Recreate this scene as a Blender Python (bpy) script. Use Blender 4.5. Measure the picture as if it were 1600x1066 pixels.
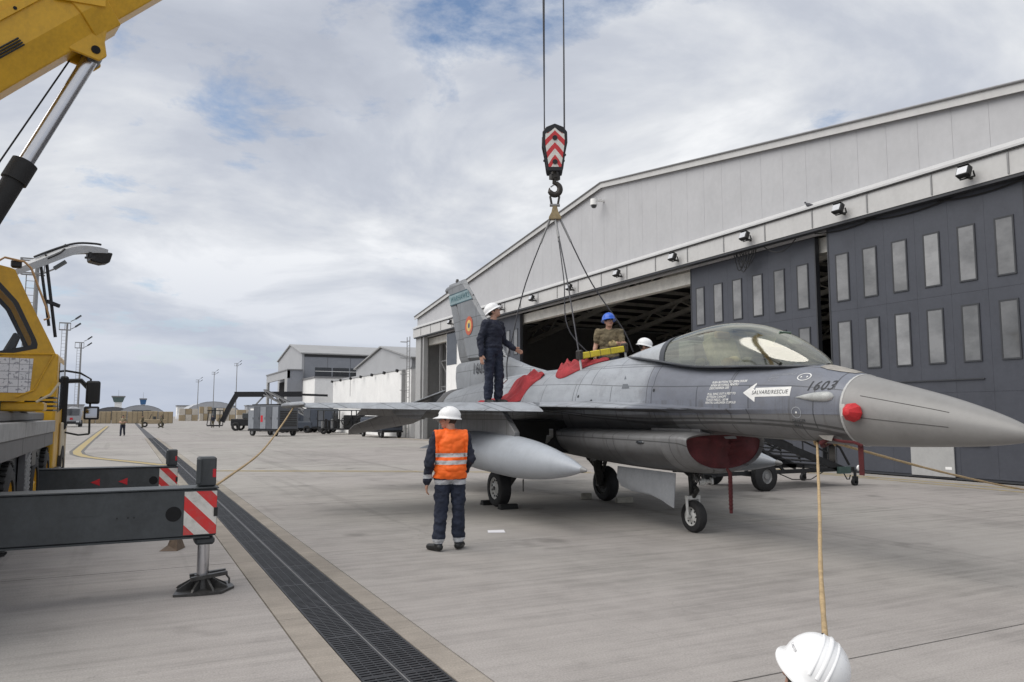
import bpy, bmesh, math, random
import numpy as np
from mathutils import Vector, Matrix, noise as mnoise
from mathutils.bvhtree import BVHTree
random.seed(7)
for _o in list(bpy.data.objects): bpy.data.objects.remove(_o)
scene = bpy.context.scene
COL = scene.collection
R_ = math.radians
# ------------------------------------------------------------------ camera
PITCH = math.atan(117/1200.0); YAW = math.atan(0.5*math.cos(PITCH))
cam_data = bpy.data.cameras.new('camera'); cam = bpy.data.objects.new('camera', cam_data); COL.objects.link(cam)
cam_data.sensor_width = 36; cam_data.lens = 27.0; cam_data.clip_start = 0.05; cam_data.clip_end = 6000
cam.location = (0, 0, 1.68); cam.rotation_euler = (math.pi/2+PITCH, 0, -YAW)
scene.camera = cam
scene.view_settings.view_transform = 'Standard'; scene.view_settings.look = 'None'
scene.view_settings.exposure = 0.38; scene.view_settings.gamma = 1.0; scene.view_settings.use_curve_mapping = False
# ------------------------------------------------------------------ sky and sun
SUN_EL, SUN_AZ = 51.0, -84.0       # azimuth clockwise from +Y (degrees)
world = bpy.data.worlds.new('World'); scene.world = world; world.use_nodes = True
def sky_nodes():
    nt = world.node_tree; nt.nodes.clear(); N = nt.nodes.new; L = nt.links.new
    def math_(op, a, b=None, c=None, clamp=False):
        n = N('ShaderNodeMath'); n.operation = op; n.use_clamp = clamp
        for i, v in enumerate((a, b, c)):
            if v is None: continue
            if isinstance(v, (int, float)): n.inputs[i].default_value = v
            else: L(v, n.inputs[i])
        return n.outputs[0]
    def ramp(v, stops):
        n = N('ShaderNodeValToRGB'); L(v, n.inputs[0]); e = n.color_ramp.elements
        while len(e) < len(stops): e.new(0.5)
        for k, (p, c) in enumerate(stops):
            e[k].position = p; e[k].color = (*c, 1) if isinstance(c, tuple) else (c, c, c, 1)
        return n.outputs[0]
    sky = N('ShaderNodeTexSky'); sky.sky_type = 'NISHITA'; sky.sun_disc = False
    sky.sun_elevation = R_(SUN_EL); sky.sun_rotation = R_(SUN_AZ)
    tc = N('ShaderNodeTexCoord'); sep = N('ShaderNodeSeparateXYZ'); L(tc.outputs['Generated'], sep.inputs[0])
    z = math_('MAXIMUM', sep.outputs[2], 0.0); zz = math_('ADD', z, 0.16)
    u = math_('DIVIDE', sep.outputs[0], zz); v = math_('DIVIDE', sep.outputs[1], zz)
    cmb = N('ShaderNodeCombineXYZ'); L(u, cmb.inputs[0]); L(v, cmb.inputs[1])
    def fbm(scale, detail, rough, loc, dist=0.0):
        mp = N('ShaderNodeMapping'); L(cmb.outputs[0], mp.inputs[0]); mp.inputs[1].default_value = loc
        n = N('ShaderNodeTexNoise'); L(mp.outputs[0], n.inputs['Vector']); n.inputs['Scale'].default_value = scale
        n.inputs['Detail'].default_value = detail; n.inputs['Roughness'].default_value = rough; n.inputs['Distortion'].default_value = dist
        return n.outputs[0]
    big = fbm(0.75, 3, 0.5, (SKY_OX, SKY_OY, 0), 0.2)
    fine = fbm(2.3, 9, 0.62, (SKY_OX*1.3+2, SKY_OY+5, 1.7), 0.25)
    cov = math_('ADD', math_('MULTIPLY', big, 0.55), math_('MULTIPLY', fine, 0.55))
    mask = ramp(cov, [(0.40, 0.0), (0.485, 1.0)])
    hz = ramp(sep.outputs[2], [(0.0, 0.0), (0.30, 1.0)])
    mask = math_('MAXIMUM', mask, math_('SUBTRACT', 1.0, hz), clamp=True)
    shade = fbm(1.15, 8, 0.56, (1.2+SKY_OX, -3.1, 0.4), 0.35)
    cloud = ramp(shade, [(0.30, (0.40, 0.43, 0.50)), (0.42, (0.485, 0.515, 0.58)), (0.52, (0.64, 0.66, 0.695)), (0.62, (0.84, 0.85, 0.865))])
    haze = N('ShaderNodeMix'); haze.data_type = 'RGBA'
    hz2 = ramp(sep.outputs[2], [(0.02, 0.10), (0.26, 1.0)])
    L(hz2, haze.inputs[0]); haze.inputs[6].default_value = (0.43, 0.475, 0.57, 1); L(cloud, haze.inputs[7])
    b1 = N('ShaderNodeBackground'); L(sky.outputs[0], b1.inputs[0]); b1.inputs[1].default_value = 0.11
    b2 = N('ShaderNodeBackground'); L(haze.outputs[2], b2.inputs[0]); b2.inputs[1].default_value = SKY_GAIN
    mx = N('ShaderNodeMixShader'); out = N('ShaderNodeOutputWorld')
    L(mask, mx.inputs[0]); L(b1.outputs[0], mx.inputs[1]); L(b2.outputs[0], mx.inputs[2]); L(mx.outputs[0], out.inputs[0])
SKY_OX, SKY_OY, SKY_GAIN = -3.85, -2.72, 0.90
sky_nodes()
sun_data = bpy.data.lights.new('sun', 'SUN'); sun_data.energy = 2.2; sun_data.angle = R_(62); sun_data.color = (1.0, 0.96, 0.9)
sun = bpy.data.objects.new('sun', sun_data); COL.objects.link(sun)
_a, _e = R_(SUN_AZ), R_(SUN_EL)
sun.rotation_euler = Vector((math.sin(_a)*math.cos(_e), math.cos(_a)*math.cos(_e), math.sin(_e))).to_track_quat('Z', 'Y').to_euler()
# ------------------------------------------------------------------ helpers
V = Vector
class MB:
    """collects shapes, then links them as one mesh object"""
    def __init__(s): s.v = []; s.f = []; s.m = []
    def add(s, vs, fs, mi=0):
        k = len(s.v); s.v += [tuple(p) for p in vs]; s.f += [tuple(i+k for i in q) for q in fs]; s.m += [mi]*len(fs); return s
    def box(s, c, size, rot=None, mi=0):
        c = V(c); h = V(size)/2; M3 = rot.to_3x3() if rot is not None else Matrix.Identity(3)
        vs = [c+M3@V((x*h.x, y*h.y, z*h.z)) for x in (-1, 1) for y in (-1, 1) for z in (-1, 1)]
        return s.add(vs, [(0,1,3,2), (4,6,7,5), (0,4,5,1), (2,3,7,6), (0,2,6,4), (1,5,7,3)], mi)
    def span(s, a, b, mi=0):
        a, b = V(a), V(b); return s.box((a+b)/2, [abs(b[i]-a[i]) for i in range(3)], None, mi)
    def bar(s, a, b, w, h, mi=0, up=(0, 0, 1)):
        a, b = V(a), V(b); d = (b-a); l = d.length; d.normalize(); up = V(up)
        if abs(d.dot(up)) > .98: up = V((0, 1, 0))
        x = d.cross(up).normalized(); zz = x.cross(d).normalized()
        return s.box((a+b)/2, (w, l, h), Matrix((x, d, zz)).transposed(), mi)
    def tube(s, a, b, r0, r1=None, n=12, mi=0, caps=True):
        a, b = V(a), V(b); r1 = r0 if r1 is None else r1; d = (b-a).normalized()
        x = d.orthogonal().normalized(); y = d.cross(x)
        vs = []
        for p, r in ((a, r0), (b, r1)):
            for i in range(n):
                t = 2*math.pi*i/n; vs.append(p+x*(r*math.cos(t))+y*(r*math.sin(t)))
        fs = [(i, (i+1) % n, n+(i+1) % n, n+i) for i in range(n)]
        if caps: fs += [tuple(range(n-1, -1, -1)), tuple(range(n, 2*n))]
        return s.add(vs, fs, mi)
    def pipe(s, pts, r, n=8, mi=0):
        pts = [V(p) for p in pts]; rs = r if isinstance(r, (list, tuple)) else [r]*len(pts)
        vs = []; x = None
        for i, p in enumerate(pts):
            d = (pts[min(i+1, len(pts)-1)]-pts[max(i-1, 0)]).normalized()
            x = d.orthogonal().normalized() if x is None else (x-d*x.dot(d)).normalized()
            y = d.cross(x)
            for k in range(n):
                t = 2*math.pi*k/n; vs.append(p+(x*math.cos(t)+y*math.sin(t))*rs[i])
        fs = []
        for i in range(len(pts)-1):
            for k in range(n): fs.append((i*n+k, i*n+(k+1) % n, (i+1)*n+(k+1) % n, (i+1)*n+k))
        fs += [tuple(range(n-1, -1, -1)), tuple(range((len(pts)-1)*n, len(pts)*n))]
        return s.add(vs, fs, mi)
    def lathe(s, o, d, prof, n=24, mi=0, closed=False):
        """prof: (distance along d, radius)"""
        o = V(o); d = V(d).normalized(); x = d.orthogonal().normalized(); y = d.cross(x); vs = []
        for h, r in prof:
            for k in range(n):
                t = 2*math.pi*k/n; vs.append(o+d*h+(x*math.cos(t)+y*math.sin(t))*max(r, 1e-4))
        fs = []
        m = len(prof)
        for i in range(m if closed else m-1):
            j = (i+1) % m
            for k in range(n): fs.append((i*n+k, i*n+(k+1) % n, j*n+(k+1) % n, j*n+k))
        if not closed: fs += [tuple(range(n-1, -1, -1)), tuple(range((m-1)*n, m*n))]
        return s.add(vs, fs, mi)
    def prism(s, poly, off, mi=0):
        """poly: 3-D loop, extruded by vector off"""
        n = len(poly); off = V(off); vs = [V(p) for p in poly]+[V(p)+off for p in poly]
        fs = [tuple(range(n-1, -1, -1)), tuple(range(n, 2*n))]+[(i, (i+1) % n, n+(i+1) % n, n+i) for i in range(n)]
        return s.add(vs, fs, mi)
    def loft(s, rings, mi=0, closed=True, cap=True):
        n = len(rings[0]); vs = [p for r in rings for p in r]; fs = []
        for i in range(len(rings)-1):
            for k in range(n if closed else n-1): fs.append((i*n+k, i*n+(k+1) % n, (i+1)*n+(k+1) % n, (i+1)*n+k))
        if cap and closed: fs += [tuple(range(n-1, -1, -1)), tuple(range((len(rings)-1)*n, len(rings)*n))]
        return s.add(vs, fs, mi)
    def ball(s, c, r, n=12, mi=0):
        r = V(r) if hasattr(r, '__len__') else V((r, r, r)); c = V(c); prof = []
        rings = []
        for i in range(n//2+1):
            a = math.pi*i/(n//2)
            rings.append([c+V((r.x*max(math.sin(a), 1e-3)*math.cos(2*math.pi*k/n), r.y*max(math.sin(a), 1e-3)*math.sin(2*math.pi*k/n), -r.z*math.cos(a))) for k in range(n)])
        return s.loft(rings, mi)
    def build(s, name, mat, parent=None, smooth=None, bevel=0, seg=1, loc=None, nofix=False):
        me = bpy.data.meshes.new(name)
        org = ORG(parent) if parent is not None else (V(loc) if loc is not None else V((0, 0, 0)))
        me.from_pydata([tuple(V(p)-org) for p in s.v], [], s.f); me.update()
        mats = mat if isinstance(mat, (list, tuple)) else [mat]
        for m in mats: me.materials.append(m)
        if len(mats) > 1: me.polygons.foreach_set('material_index', s.m)
        if not nofix:
            bm = bmesh.new(); bm.from_mesh(me); bmesh.ops.recalc_face_normals(bm, faces=bm.faces); bm.to_mesh(me); bm.free()
        if smooth is not None:
            me.polygons.foreach_set('use_smooth', [True]*len(me.polygons)); me.set_sharp_from_angle(angle=R_(smooth))
        o = bpy.data.objects.new(name, me); COL.objects.link(o)
        if parent is not None: o.parent = parent
        else: o.location = org
        if bevel:
            b = o.modifiers.new('bevel', 'BEVEL'); b.width = bevel; b.segments = seg; b.limit_method = 'ANGLE'; b.angle_limit = R_(40)
        return o
def ORG(p):
    v = V((0, 0, 0))
    while p is not None: v = v+p.location; p = p.parent
    return v
def thing(name, loc, label, cat, group=None):
    o = bpy.data.objects.new(name, None); COL.objects.link(o); o.location = loc; o.empty_display_size = .2
    return tag(o, label, cat, group)
def tag(o, label, cat, group=None):
    o['label'] = label; o['category'] = cat
    if group: o['group'] = group
    return o
def struct(o, kind='structure'): o['kind'] = kind; return o
def copy_tree(o, parent=None):
    c = o.copy(); COL.objects.link(c); c.parent = parent
    for ch in list(o.children): copy_tree(ch, c)
    return c
def xbox(a, b): return MB().span(a, b)
# ------------------------------------------------------------------ materials
class NT:
    def __init__(s, name):
        s.mat = bpy.data.materials.new(name); s.mat.use_nodes = True; s.t = s.mat.node_tree
        s.p = s.t.nodes['Principled BSDF']; s.g = None
    def n(s, k): return s.t.nodes.new(k)
    def l(s, a, b): s.t.links.new(a, b)
    def pos(s):
        if s.g is None: s.g = s.n('ShaderNodeNewGeometry')
        return s.g.outputs['Position']
    def map(s, scale=(1, 1, 1), rot=(0, 0, 0), loc=(0, 0, 0), src=None):
        m = s.n('ShaderNodeMapping'); s.l(src or s.pos(), m.inputs[0]); m.inputs['Scale'].default_value = scale
        m.inputs['Rotation'].default_value = rot; m.inputs['Location'].default_value = loc; return m.outputs[0]
    def noise(s, scale, detail=4, rough=.55, vec=None, dist=0):
        x = s.n('ShaderNodeTexNoise'); s.l(vec or s.pos(), x.inputs['Vector']); x.inputs['Scale'].default_value = scale
        x.inputs['Detail'].default_value = detail; x.inputs['Roughness'].default_value = rough; x.inputs['Distortion'].default_value = dist
        return x.outputs[0]
    def ramp(s, v, stops):
        x = s.n('ShaderNodeValToRGB'); s.l(v, x.inputs[0]); e = x.color_ramp.elements
        while len(e) < len(stops): e.new(.5)
        for k, (p, c) in enumerate(stops): e[k].position = p; e[k].color = (*c, 1) if isinstance(c, tuple) else (c, c, c, 1)
        return x.outputs[0]
    def mix(s, fac, a, b, mode='MIX'):
        x = s.n('ShaderNodeMix'); x.data_type = 'RGBA'; x.blend_type = mode
        for i, v in ((0, fac), (6, a), (7, b)):
            if isinstance(v, tuple): x.inputs[i].default_value = (*v, 1)
            elif isinstance(v, (int, float)): x.inputs[i].default_value = v if i == 0 else (v, v, v, 1)
            else: s.l(v, x.inputs[i])
        return x.outputs[2]
    def math(s, op, a, b=None, clamp=False):
        x = s.n('ShaderNodeMath'); x.operation = op; x.use_clamp = clamp
        for i, v in enumerate((a, b)):
            if v is None: continue
            if isinstance(v, (int, float)): x.inputs[i].default_value = v
            else: s.l(v, x.inputs[i])
        return x.outputs[0]
    def xyz(s):
        x = s.n('ShaderNodeSeparateXYZ'); s.l(s.pos(), x.inputs[0]); return x.outputs
    def bump(s, h, strength=.3, dist=.01):
        b = s.n('ShaderNodeBump'); b.inputs['Strength'].default_value = strength; b.inputs['Distance'].default_value = dist
        s.l(h, b.inputs['Height']); s.l(b.outputs[0], s.p.inputs['Normal'])
    def set(s, col=None, rough=None, metal=None, spec=None):
        for k, v in (('Base Color', col), ('Roughness', rough), ('Metallic', metal), ('Specular IOR Level', spec)):
            if v is None: continue
            if isinstance(v, tuple): s.p.inputs[k].default_value = (*v, 1)
            elif isinstance(v, (int, float)): s.p.inputs[k].default_value = v
            else: s.l(v, s.p.inputs[k])
        return s.mat
def M(name, col, rough=.6, metal=0., var=.18, scale=2.5, bump=0., bscale=60, grime=0., spec=.5, obj=False):
    t = NT(name)
    src = None
    if obj:
        tc = t.n('ShaderNodeTexCoord'); src = tc.outputs['Object']
    n1 = t.noise(scale, 5, .6, src); n2 = t.noise(scale*7, 4, .6, src)
    f = t.math('ADD', t.math('MULTIPLY', n1, .6), t.math('MULTIPLY', n2, .4))
    lo = tuple(c*(1-var) for c in col); hi = tuple(min(1, c*(1+var)) for c in col)
    c = t.ramp(f, [(.36, lo), (.64, hi)])
    if grime:
        g = t.ramp(t.noise(scale*2.2, 8, .7, t.map((1, 1, .35), src=src)), [(.5, 0.), (.72, grime)])
        c = t.mix(g, c, tuple(x*.35 for x in col))
    r = t.math('ADD', rough-.06, t.math('MULTIPLY', n2, .12), clamp=True)
    if bump: t.bump(t.noise(bscale, 4, .6, src), bump, .004)
    return t.set(c, r, metal, spec)
# ------------------------------------------------------------------ ground
def concrete(name, base, streak=.5):
    t = NT(name)
    big = t.noise(.22, 5, .6); mid = t.noise(1.6, 6, .65); fine = t.noise(70, 3, .6)
    st = t.noise(1, 5, .65, t.map((.35, 9, 1), rot=(0, 0, R_(4)))); st2 = t.noise(1, 4, .6, t.map((1.2, 60, 1), rot=(0, 0, R_(4))))
    f = t.math('ADD', t.math('ADD', t.math('MULTIPLY', big, .34), t.math('MULTIPLY', mid, .24)), t.math('ADD', t.math('MULTIPLY', st, .28*streak*2), t.math('MULTIPLY', st2, .14)))
    c = t.ramp(f, [(.36, tuple(x*.62 for x in base)), (.5, base), (.66, tuple(min(1, x*1.24) for x in base))])
    spots = t.ramp(t.noise(2.7, 9, .72), [(.60, 0.), (.76, .55)])
    c = t.mix(spots, c, tuple(x*.55 for x in base))
    oil = t.ramp(t.noise(.9, 3, .5, t.map(loc=(31, 7, 2))), [(.66, 0.), (.74, .4)])
    c = t.mix(oil, c, (.07, .066, .062))
    # hairline cracks and tyre scuffs
    vo = t.n('ShaderNodeTexVoronoi'); vo.feature = 'DISTANCE_TO_EDGE'; vo.inputs['Scale'].default_value = .42
    wv = t.n('ShaderNodeVectorMath'); wv.operation = 'ADD'; nz = t.n('ShaderNodeTexNoise'); t.l(t.pos(), nz.inputs['Vector']); nz.inputs['Scale'].default_value = 1.3; nz.inputs['Detail'].default_value = 6
    t.l(t.pos(), wv.inputs[0]); t.l(nz.outputs[1], wv.inputs[1]); t.l(wv.outputs[0], vo.inputs['Vector'])
    cr = t.math('MULTIPLY', t.ramp(vo.outputs[0], [(.0, .8), (.004, 0.)]), t.ramp(t.noise(.16, 2, .5, t.map(loc=(4, 9, 0))), [(.56, 0.), (.66, .5)]))
    c = t.mix(cr, c, tuple(x*.35 for x in base))
    ty = t.math('MULTIPLY', t.ramp(t.noise(1, 3, .5, t.map((1.9, .045, 1), rot=(0, 0, R_(13)))), [(.60, 0.), (.66, .32)]), t.ramp(t.noise(5, 5, .7), [(.35, .3), (.6, 1.)]))
    c = t.mix(ty, c, tuple(x*.5 for x in base))
    patch = t.ramp(t.noise(.10, 2, .5, t.map(loc=(13, 3, 0))), [(.42, (.99, .97, .97)), (.58, (1.01, 1.01, .99))]); c = t.mix(1., c, patch, 'MULTIPLY')
    sp = t.ramp(fine, [(.3, .82), (.7, 1.12)]); c = t.mix(1., c, sp, 'MULTIPLY')
    t.bump(t.math('ADD', t.math('MULTIPLY', st2, .7), t.math('MULTIPLY', fine, .3)), .35, .004)
    return t.set(c, .88, 0, .25)
m_conc = concrete('apron concrete', (.312, .296, .280))
m_edge = concrete('channel edge concrete', (.35, .318, .275), .2)
m_dark = M('dark void', (.006, .006, .007), .9, var=.1)  # near black puts the shade of deep recesses into the colour
m_iron = M('grate iron', (.045, .046, .050), .55, .6, var=.35, scale=6, bump=.2)
m_yel = None
def paint_mat():
    t = NT('worn yellow marking'); w = t.ramp(t.noise(7, 8, .75), [(.38, 0.), (.62, 1.)])
    return t.set(t.mix(w, (.30, .27, .20), (.42, .30, .085)), .8, 0, .3)
m_yel = paint_mat()
ground = MB().add([(-2500, -2500, -.02), (2500, -2500, -.02), (2500, 2500, -.02), (-2500, 2500, -.02)], [(0, 1, 2, 3)]).build('ground', m_conc)
struct(ground)
def slabs():
    xs = [-28.82, -22.82, -16.82, -10.82, -4.82, 1.18]; xr = [2.15, 7.9, 13.65, 19.4]
    ys = [-7.3+5.6*i for i in range(14)]
    for xx in (xs, xr):
        for i in range(len(xx)-1):
            for j in range(len(ys)-1):
                g = .0085; z = random.uniform(-.0015, .001)
                o = MB().span((xx[i]+g, ys[j]+g, -.019), (xx[i+1]-g, ys[j+1]-g, z)).build('slab', m_conc, ground)
slabs()
# drainage channel: two rows of slotted grating between pale concrete edge strips
chan = struct(xbox((1.402, -7.3, -.0195), (1.948, 65.5, -.0165)).build('drainage_channel', m_dark))
def channel():
    for a, b in ((1.183, 1.398), (1.952, 2.147)):
        y = -7.3
        while y < 65:
            xbox((a, y+.004, -.0185), (b, y+2.796, .001)).build('edge_strip', m_edge, chan); y += 2.8
    mb = MB(); w = .262; L = .996; n = 21
    for k in range(n):
        y = .012+k*(L-.024)/(n-1); mb.box((w/2, y, -.008), (w-.012, .027, .012))
    mb.box((.008, L/2, -.0075), (.016, L, .014)); mb.box((w-.008, L/2, -.0075), (.016, L, .014)); mb.box((w*.36, L/2, -.0085), (.010, L-.03, .010)); mb.box((w*.66, L/2, -.0085), (.010, L-.03, .010))
    first = mb.build('grating', m_iron, chan)
    y = -1.0; k = 0
    while y < 64:
        for x in (1.406, 1.682):
            o = first if k == 0 else first.copy()
            if k: COL.objects.link(o); o.parent = chan
            o.location = (x, y, random.uniform(-.001, .001)); k += 1
        y += 1.0 if round(y) % 3 else 1.008
    xbox((1.671, -2, -.012), (1.679, 65, -.0005)).build('centre_bar', M('galvanised bar', (.24, .235, .23), .5, .5), chan)
channel()
far_strip = struct(xbox((1.40, 65.5, -.016), (1.95, 420, -.012)).build('drainage_channel', M('far grating', (.05, .05, .055), .7)))
def stripe(pts, w, name='painted_line', mat=None):
    """flat painted band along a polyline on the apron"""
    mb = MB(); L = []; Rr = []
    pts = [V(p) for p in pts]
    for i, p in enumerate(pts):
        d = (pts[min(i+1, len(pts)-1)]-pts[max(i-1, 0)]); d.z = 0; d.normalize(); nrm = V((-d.y, d.x, 0))*w/2
        L.append(p+nrm); Rr.append(p-nrm)
    n = len(pts); mb.add(L+Rr, [(i, i+1, n+i+1, n+i) for i in range(n-1)])
    return struct(mb.build(name, mat or m_yel, nofix=True))
m_ltedge = M('dark line border', (.12, .115, .11), .85)
arc = [(-2.1+1.9*(1-math.cos(t)), 40.0-7.5*math.sin(t), .004) for t in [k*math.pi/2/10 for k in range(11)]]
bend = [(-2.9, 140, .004), (-2.55, 90, .004), (-2.2, 50, .004), (-2.1, 42, .004), (-1.9, 39.0, .004), (-1.5, 36.6, .004), (-.9, 34.6, .004), (0, 32.3, .004), (.9, 29.8, .004), (1.3, 28.8, .004)]
stripe([(x, y, .003) for x, y, z in bend], .62, 'painted_line', m_ltedge)
stripe([(x, y, .007) for x, y, z in bend], .34)
for dy in (0, .42):
    stripe([(2.2, 25.4+dy, .004), (8, 22.1+dy, .004), (12.5, 19.4+dy, .004)], .13)
    stripe([(-6.5, 30.4+dy, .004), (1.15, 26.0+dy, .004)], .13)
stripe([(18.45, -6, .004), (18.45, 60, .004)], .16)
stripe([(17.2, -6, .004), (17.75, 10.4, .004), (18.2, 18, .004)], .12)
# ------------------------------------------------------------------ big hangar
m_clad = M('grey cladding', (.44, .44, .45), .45, .0, var=.05, scale=.8, grime=.10)
m_clad2 = M('fascia sheet', (.52, .515, .505), .5, var=.06, scale=1.2, grime=.12)
m_trim = M('roof trim', (.20, .20, .205), .5, var=.1)
m_lightflash = M('pale flashing', (.50, .50, .50), .45, var=.06)
m_door = M('slate door sheet', (.056, .060, .074), .42, var=.10, scale=1.5, grime=.15)
m_doorframe = M('dark door frame', (.035, .037, .042), .5, var=.1)
m_white = M('white render', (.80, .795, .78), .75, var=.06, scale=.8, grime=.08)
m_steel = M('grey steel', (.24, .24, .24), .5, .1, var=.12)
m_paledoor = M('grey painted steel', (.36, .36, .355), .5, var=.08, grime=.1)
m_black = M('black plastic', (.012, .012, .013), .45, var=.2)
m_blackm = M('black metal', (.018, .018, .02), .4, .3, var=.2)
m_lens = M('lamp lens', (.55, .56, .58), .15, .0, var=.1)
def pane_mat(name, col, rough=.07):
    t = NT(name); n = t.noise(1.4, 2, .5); t.bump(n, .06, .05)
    oi = t.n('ShaderNodeObjectInfo'); rv = t.ramp(oi.outputs['Random'], [(0., .55), (1., 1.25)])
    return t.set(t.mix(1., t.ramp(t.noise(.9, 4, .6, t.map((1, 1, 1.6))), [(.35, tuple(c*.7 for c in col)), (.65, tuple(c*1.25 for c in col))]), rv, 'MULTIPLY'), rough, 0, .9)
m_pane = pane_mat('grey glazing', (.20, .20, .20))
m_paned = pane_mat('dark glazing', (.03, .034, .04))
HX = 19.6; HY0, HY1, HYA = 3.7, 55.7, 29.7; ZA = 12.46
def roofz(y): return ZA-(.128*(y-HYA) if y > HYA else .143*(HYA-y))
hangar = thing('hangar', (HX, HYA, 0), 'big pale grey gabled hangar with slate sliding doors beside the jet', 'hangar')
def build_hangar():
    y = HY0
    while y < HY1-.01:                                   # cladding sheets of the gable
        y2 = min(y+1.0, HY1)
        p = [(HX, y+.003, 8.5), (HX, y2-.003, 8.5), (HX, y2-.003, roofz(y2)-.02)]
        if y < HYA < y2: p.append((HX, HYA, ZA-.02))
        p.append((HX, y+.003, roofz(y)-.02))
        MB().prism(p, (.1, 0, 0)).build('cladding_panel', m_clad, hangar); y = y2
    MB().prism([(HX+.1, HY0, 7.5), (HX+.1, HY1, 7.5), (HX+.1, HY1, roofz(HY1)-.05), (HX+.1, HYA, ZA-.05), (HX+.1, HY0, roofz(HY0)-.05)], (.12, 0, 0)).build('gable_core', m_clad, hangar)
    for ya, yb in ((HY0, HYA), (HYA, HY1)):              # roof and verge trims
        za, zb = roofz(ya), roofz(yb)
        ea = .25 if ya == HY0 else 0; eb = .25 if yb == HY1 else 0
        MB().prism([(HX-.12, ya-ea, za), (HX-.12, yb+eb, zb), (HX-.12, yb+eb, zb+.16), (HX-.12, ya-ea, za+.16)], (42, 0, 0)).build('roof', m_trim, hangar)
        MB().prism([(HX-.16, ya-ea, za-.10), (HX-.16, yb+eb, zb-.10), (HX-.16, yb+eb, zb+.19), (HX-.16, ya-ea, za+.19)], (.035, 0, 0)).build('verge_trim', m_clad2, hangar)
        MB().pipe([(HX-.19, ya-ea, za+.15), (HX-.19, yb+eb, zb+.15)], .035).build('verge_rail', m_trim, hangar)
    MB().prism([(19.24, HY0-.1, 8.34), (HX-.003, HY0-.1, 8.56), (HX-.003, HY0-.1, 8.50), (19.24, HY0-.1, 8.28)], (0, HY1-HY0+.2, 0)).build('ledge', m_lightflash, hangar)
    y = 3.0; k = 0                                       # fascia sheets every 2.04 m with cover strips
    y = 11.12-2.044*4
    while y < HY1:
        y2 = min(y+2.044, HY1+.1)
        xbox((19.30, y+.004, 7.62), (19.42, y2-.004, 8.279)).build('fascia_panel', m_clad2, hangar)
        xbox((19.275, y-.02, 7.66), (19.2995, y+.02, 8.25)).build('cover_strip', m_steel, hangar)
        y = y2
    MB().pipe([(19.262, HY0, 8.245), (19.262, HY1, 8.245)], .016).build('fascia_rail', m_blackm, hangar)
    xbox((19.32, HY0, 7.54), (19.58, HY1, 7.618)).build('fascia_soffit', m_doorframe, hangar)
    # floodlights on the fascia
    for k, yy in enumerate([8.1, 12.06, 16.0, 19.97, 23.95, 27.85, 31.95, 35.86, 39.78, 43.7, 47.6]):
        r = Matrix.Rotation(R_(22), 3, 'Y')
        lm = MB().box((19.0, yy, 7.93), (.17, .34, .27), r).build('floodlight', m_black, hangar, bevel=.02)
        MB().box(V((19.0, yy, 7.93))+r@V((-.09, 0, 0)), (.012, .27, .2), r).build('lens', m_lens, lm)
        MB().box(V((19.0, yy, 7.93))+r@V((-.02, 0, .145)), (.2, .30, .012), r).build('visor', m_black, lm)
        MB().bar((19.05, yy, 7.84), (19.3, yy, 7.80), .07, .05).bar((19.08, yy-.19, 7.93), (19.14, yy-.19, 7.78), .03, .03).bar((19.08, yy+.19, 7.93), (19.14, yy+.19, 7.78), .03, .03).bar((19.13, yy-.2, 7.79), (19.13, yy+.2, 7.79), .04, .03).build('bracket', m_black, lm)
    # sliding door leaves
    def leaf(x, y0, y1, n, rows, mat=m_door, side=None, first=0):
        lf = xbox((x+.03, y0, .06), (x+.16, y1, 7.6)).build('door_leaf', mat, hangar)
        bw = (y1-y0)/n
        for i in range(n):
            a, b = y0+i*bw, y0+(i+1)*bw
            for z0, z1 in zip([.08]+[r for r in rows[0]], [r-.006 for r in rows[0]]+[7.58]):
                xbox((x+.005, a+.002, z0+.002), (x+.029, b-.002, z1+.003)).build('door_panel', mat, lf)
            c = (a+b)/2; ww = .205
            for z0, z1 in rows[1]:
                pn = xbox((x-.012, c-ww, z0), (x+.004, c+ww, z1)).build('pane', m_pane, lf)
                fr = MB()
                for s in (-1, 1): fr.span((x-.022, c+s*(ww+.02)-.02, z0-.04), (x+.0045, c+s*(ww+.02)+.02, z1+.04))
                fr.span((x-.022, c-ww, z0-.04), (x+.0045, c+ww, z0)); fr.span((x-.022, c-ww, z1), (x+.0045, c+ww, z1+.04))
                fr.build('window_frame', m_doorframe, lf)
        xbox((x-.01, y0, .01), (x+.17, y1, .058)).build('bottom_rail', m_doorframe, lf)
        xbox((x-.008, y0-.05, .06), (x+.17, y0-.002, 7.6)).build('edge_post', m_doorframe, lf)
        xbox((x-.008, y1+.002, .06), (x+.17, y1+.05, 7.6)).build('edge_post', m_doorframe, lf)
        return lf
    rows = ([2.3, 4.92], [(3.12, 4.55), (5.24, 6.66)])
    l1 = leaf(HX, 11.0, 16.93, 6, rows)
    leaf(HX+.28, 17.75, 23.9, 6, rows)
    leaf(HX+.28, 5.0, 10.75, 6, rows)
    leaf(HX+.28, 38.95, 43.0, 4, rows)
    # wicket door in the front leaf
    wd = xbox((HX-.045, 13.12, .06), (HX-.012, 14.38, 2.02)).build('door', m_paledoor, l1, bevel=.006)
    MB().pipe([(HX-.05, 14.05, 1.0), (HX-.1, 14.05, 1.0), (HX-.1, 13.93, 1.0)], .012).build('handle', m_blackm, l1)
    xbox((HX-.047, 13.2, .26), (HX-.0455, 13.38, .33)).build('sticker', m_white, l1)
    MB().span((HX-.04, 12.2, 2.62), (HX-.012, 14.9, 2.65)).span((HX-.04, 12.2, .9), (HX-.012, 13.0, .92)).build('guide_rail', m_doorframe, l1)
    MB().span((HX-.06, 14.75, 2.24), (HX-.012, 15.2, 2.42)).build('lock_box', m_black, l1)
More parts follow.
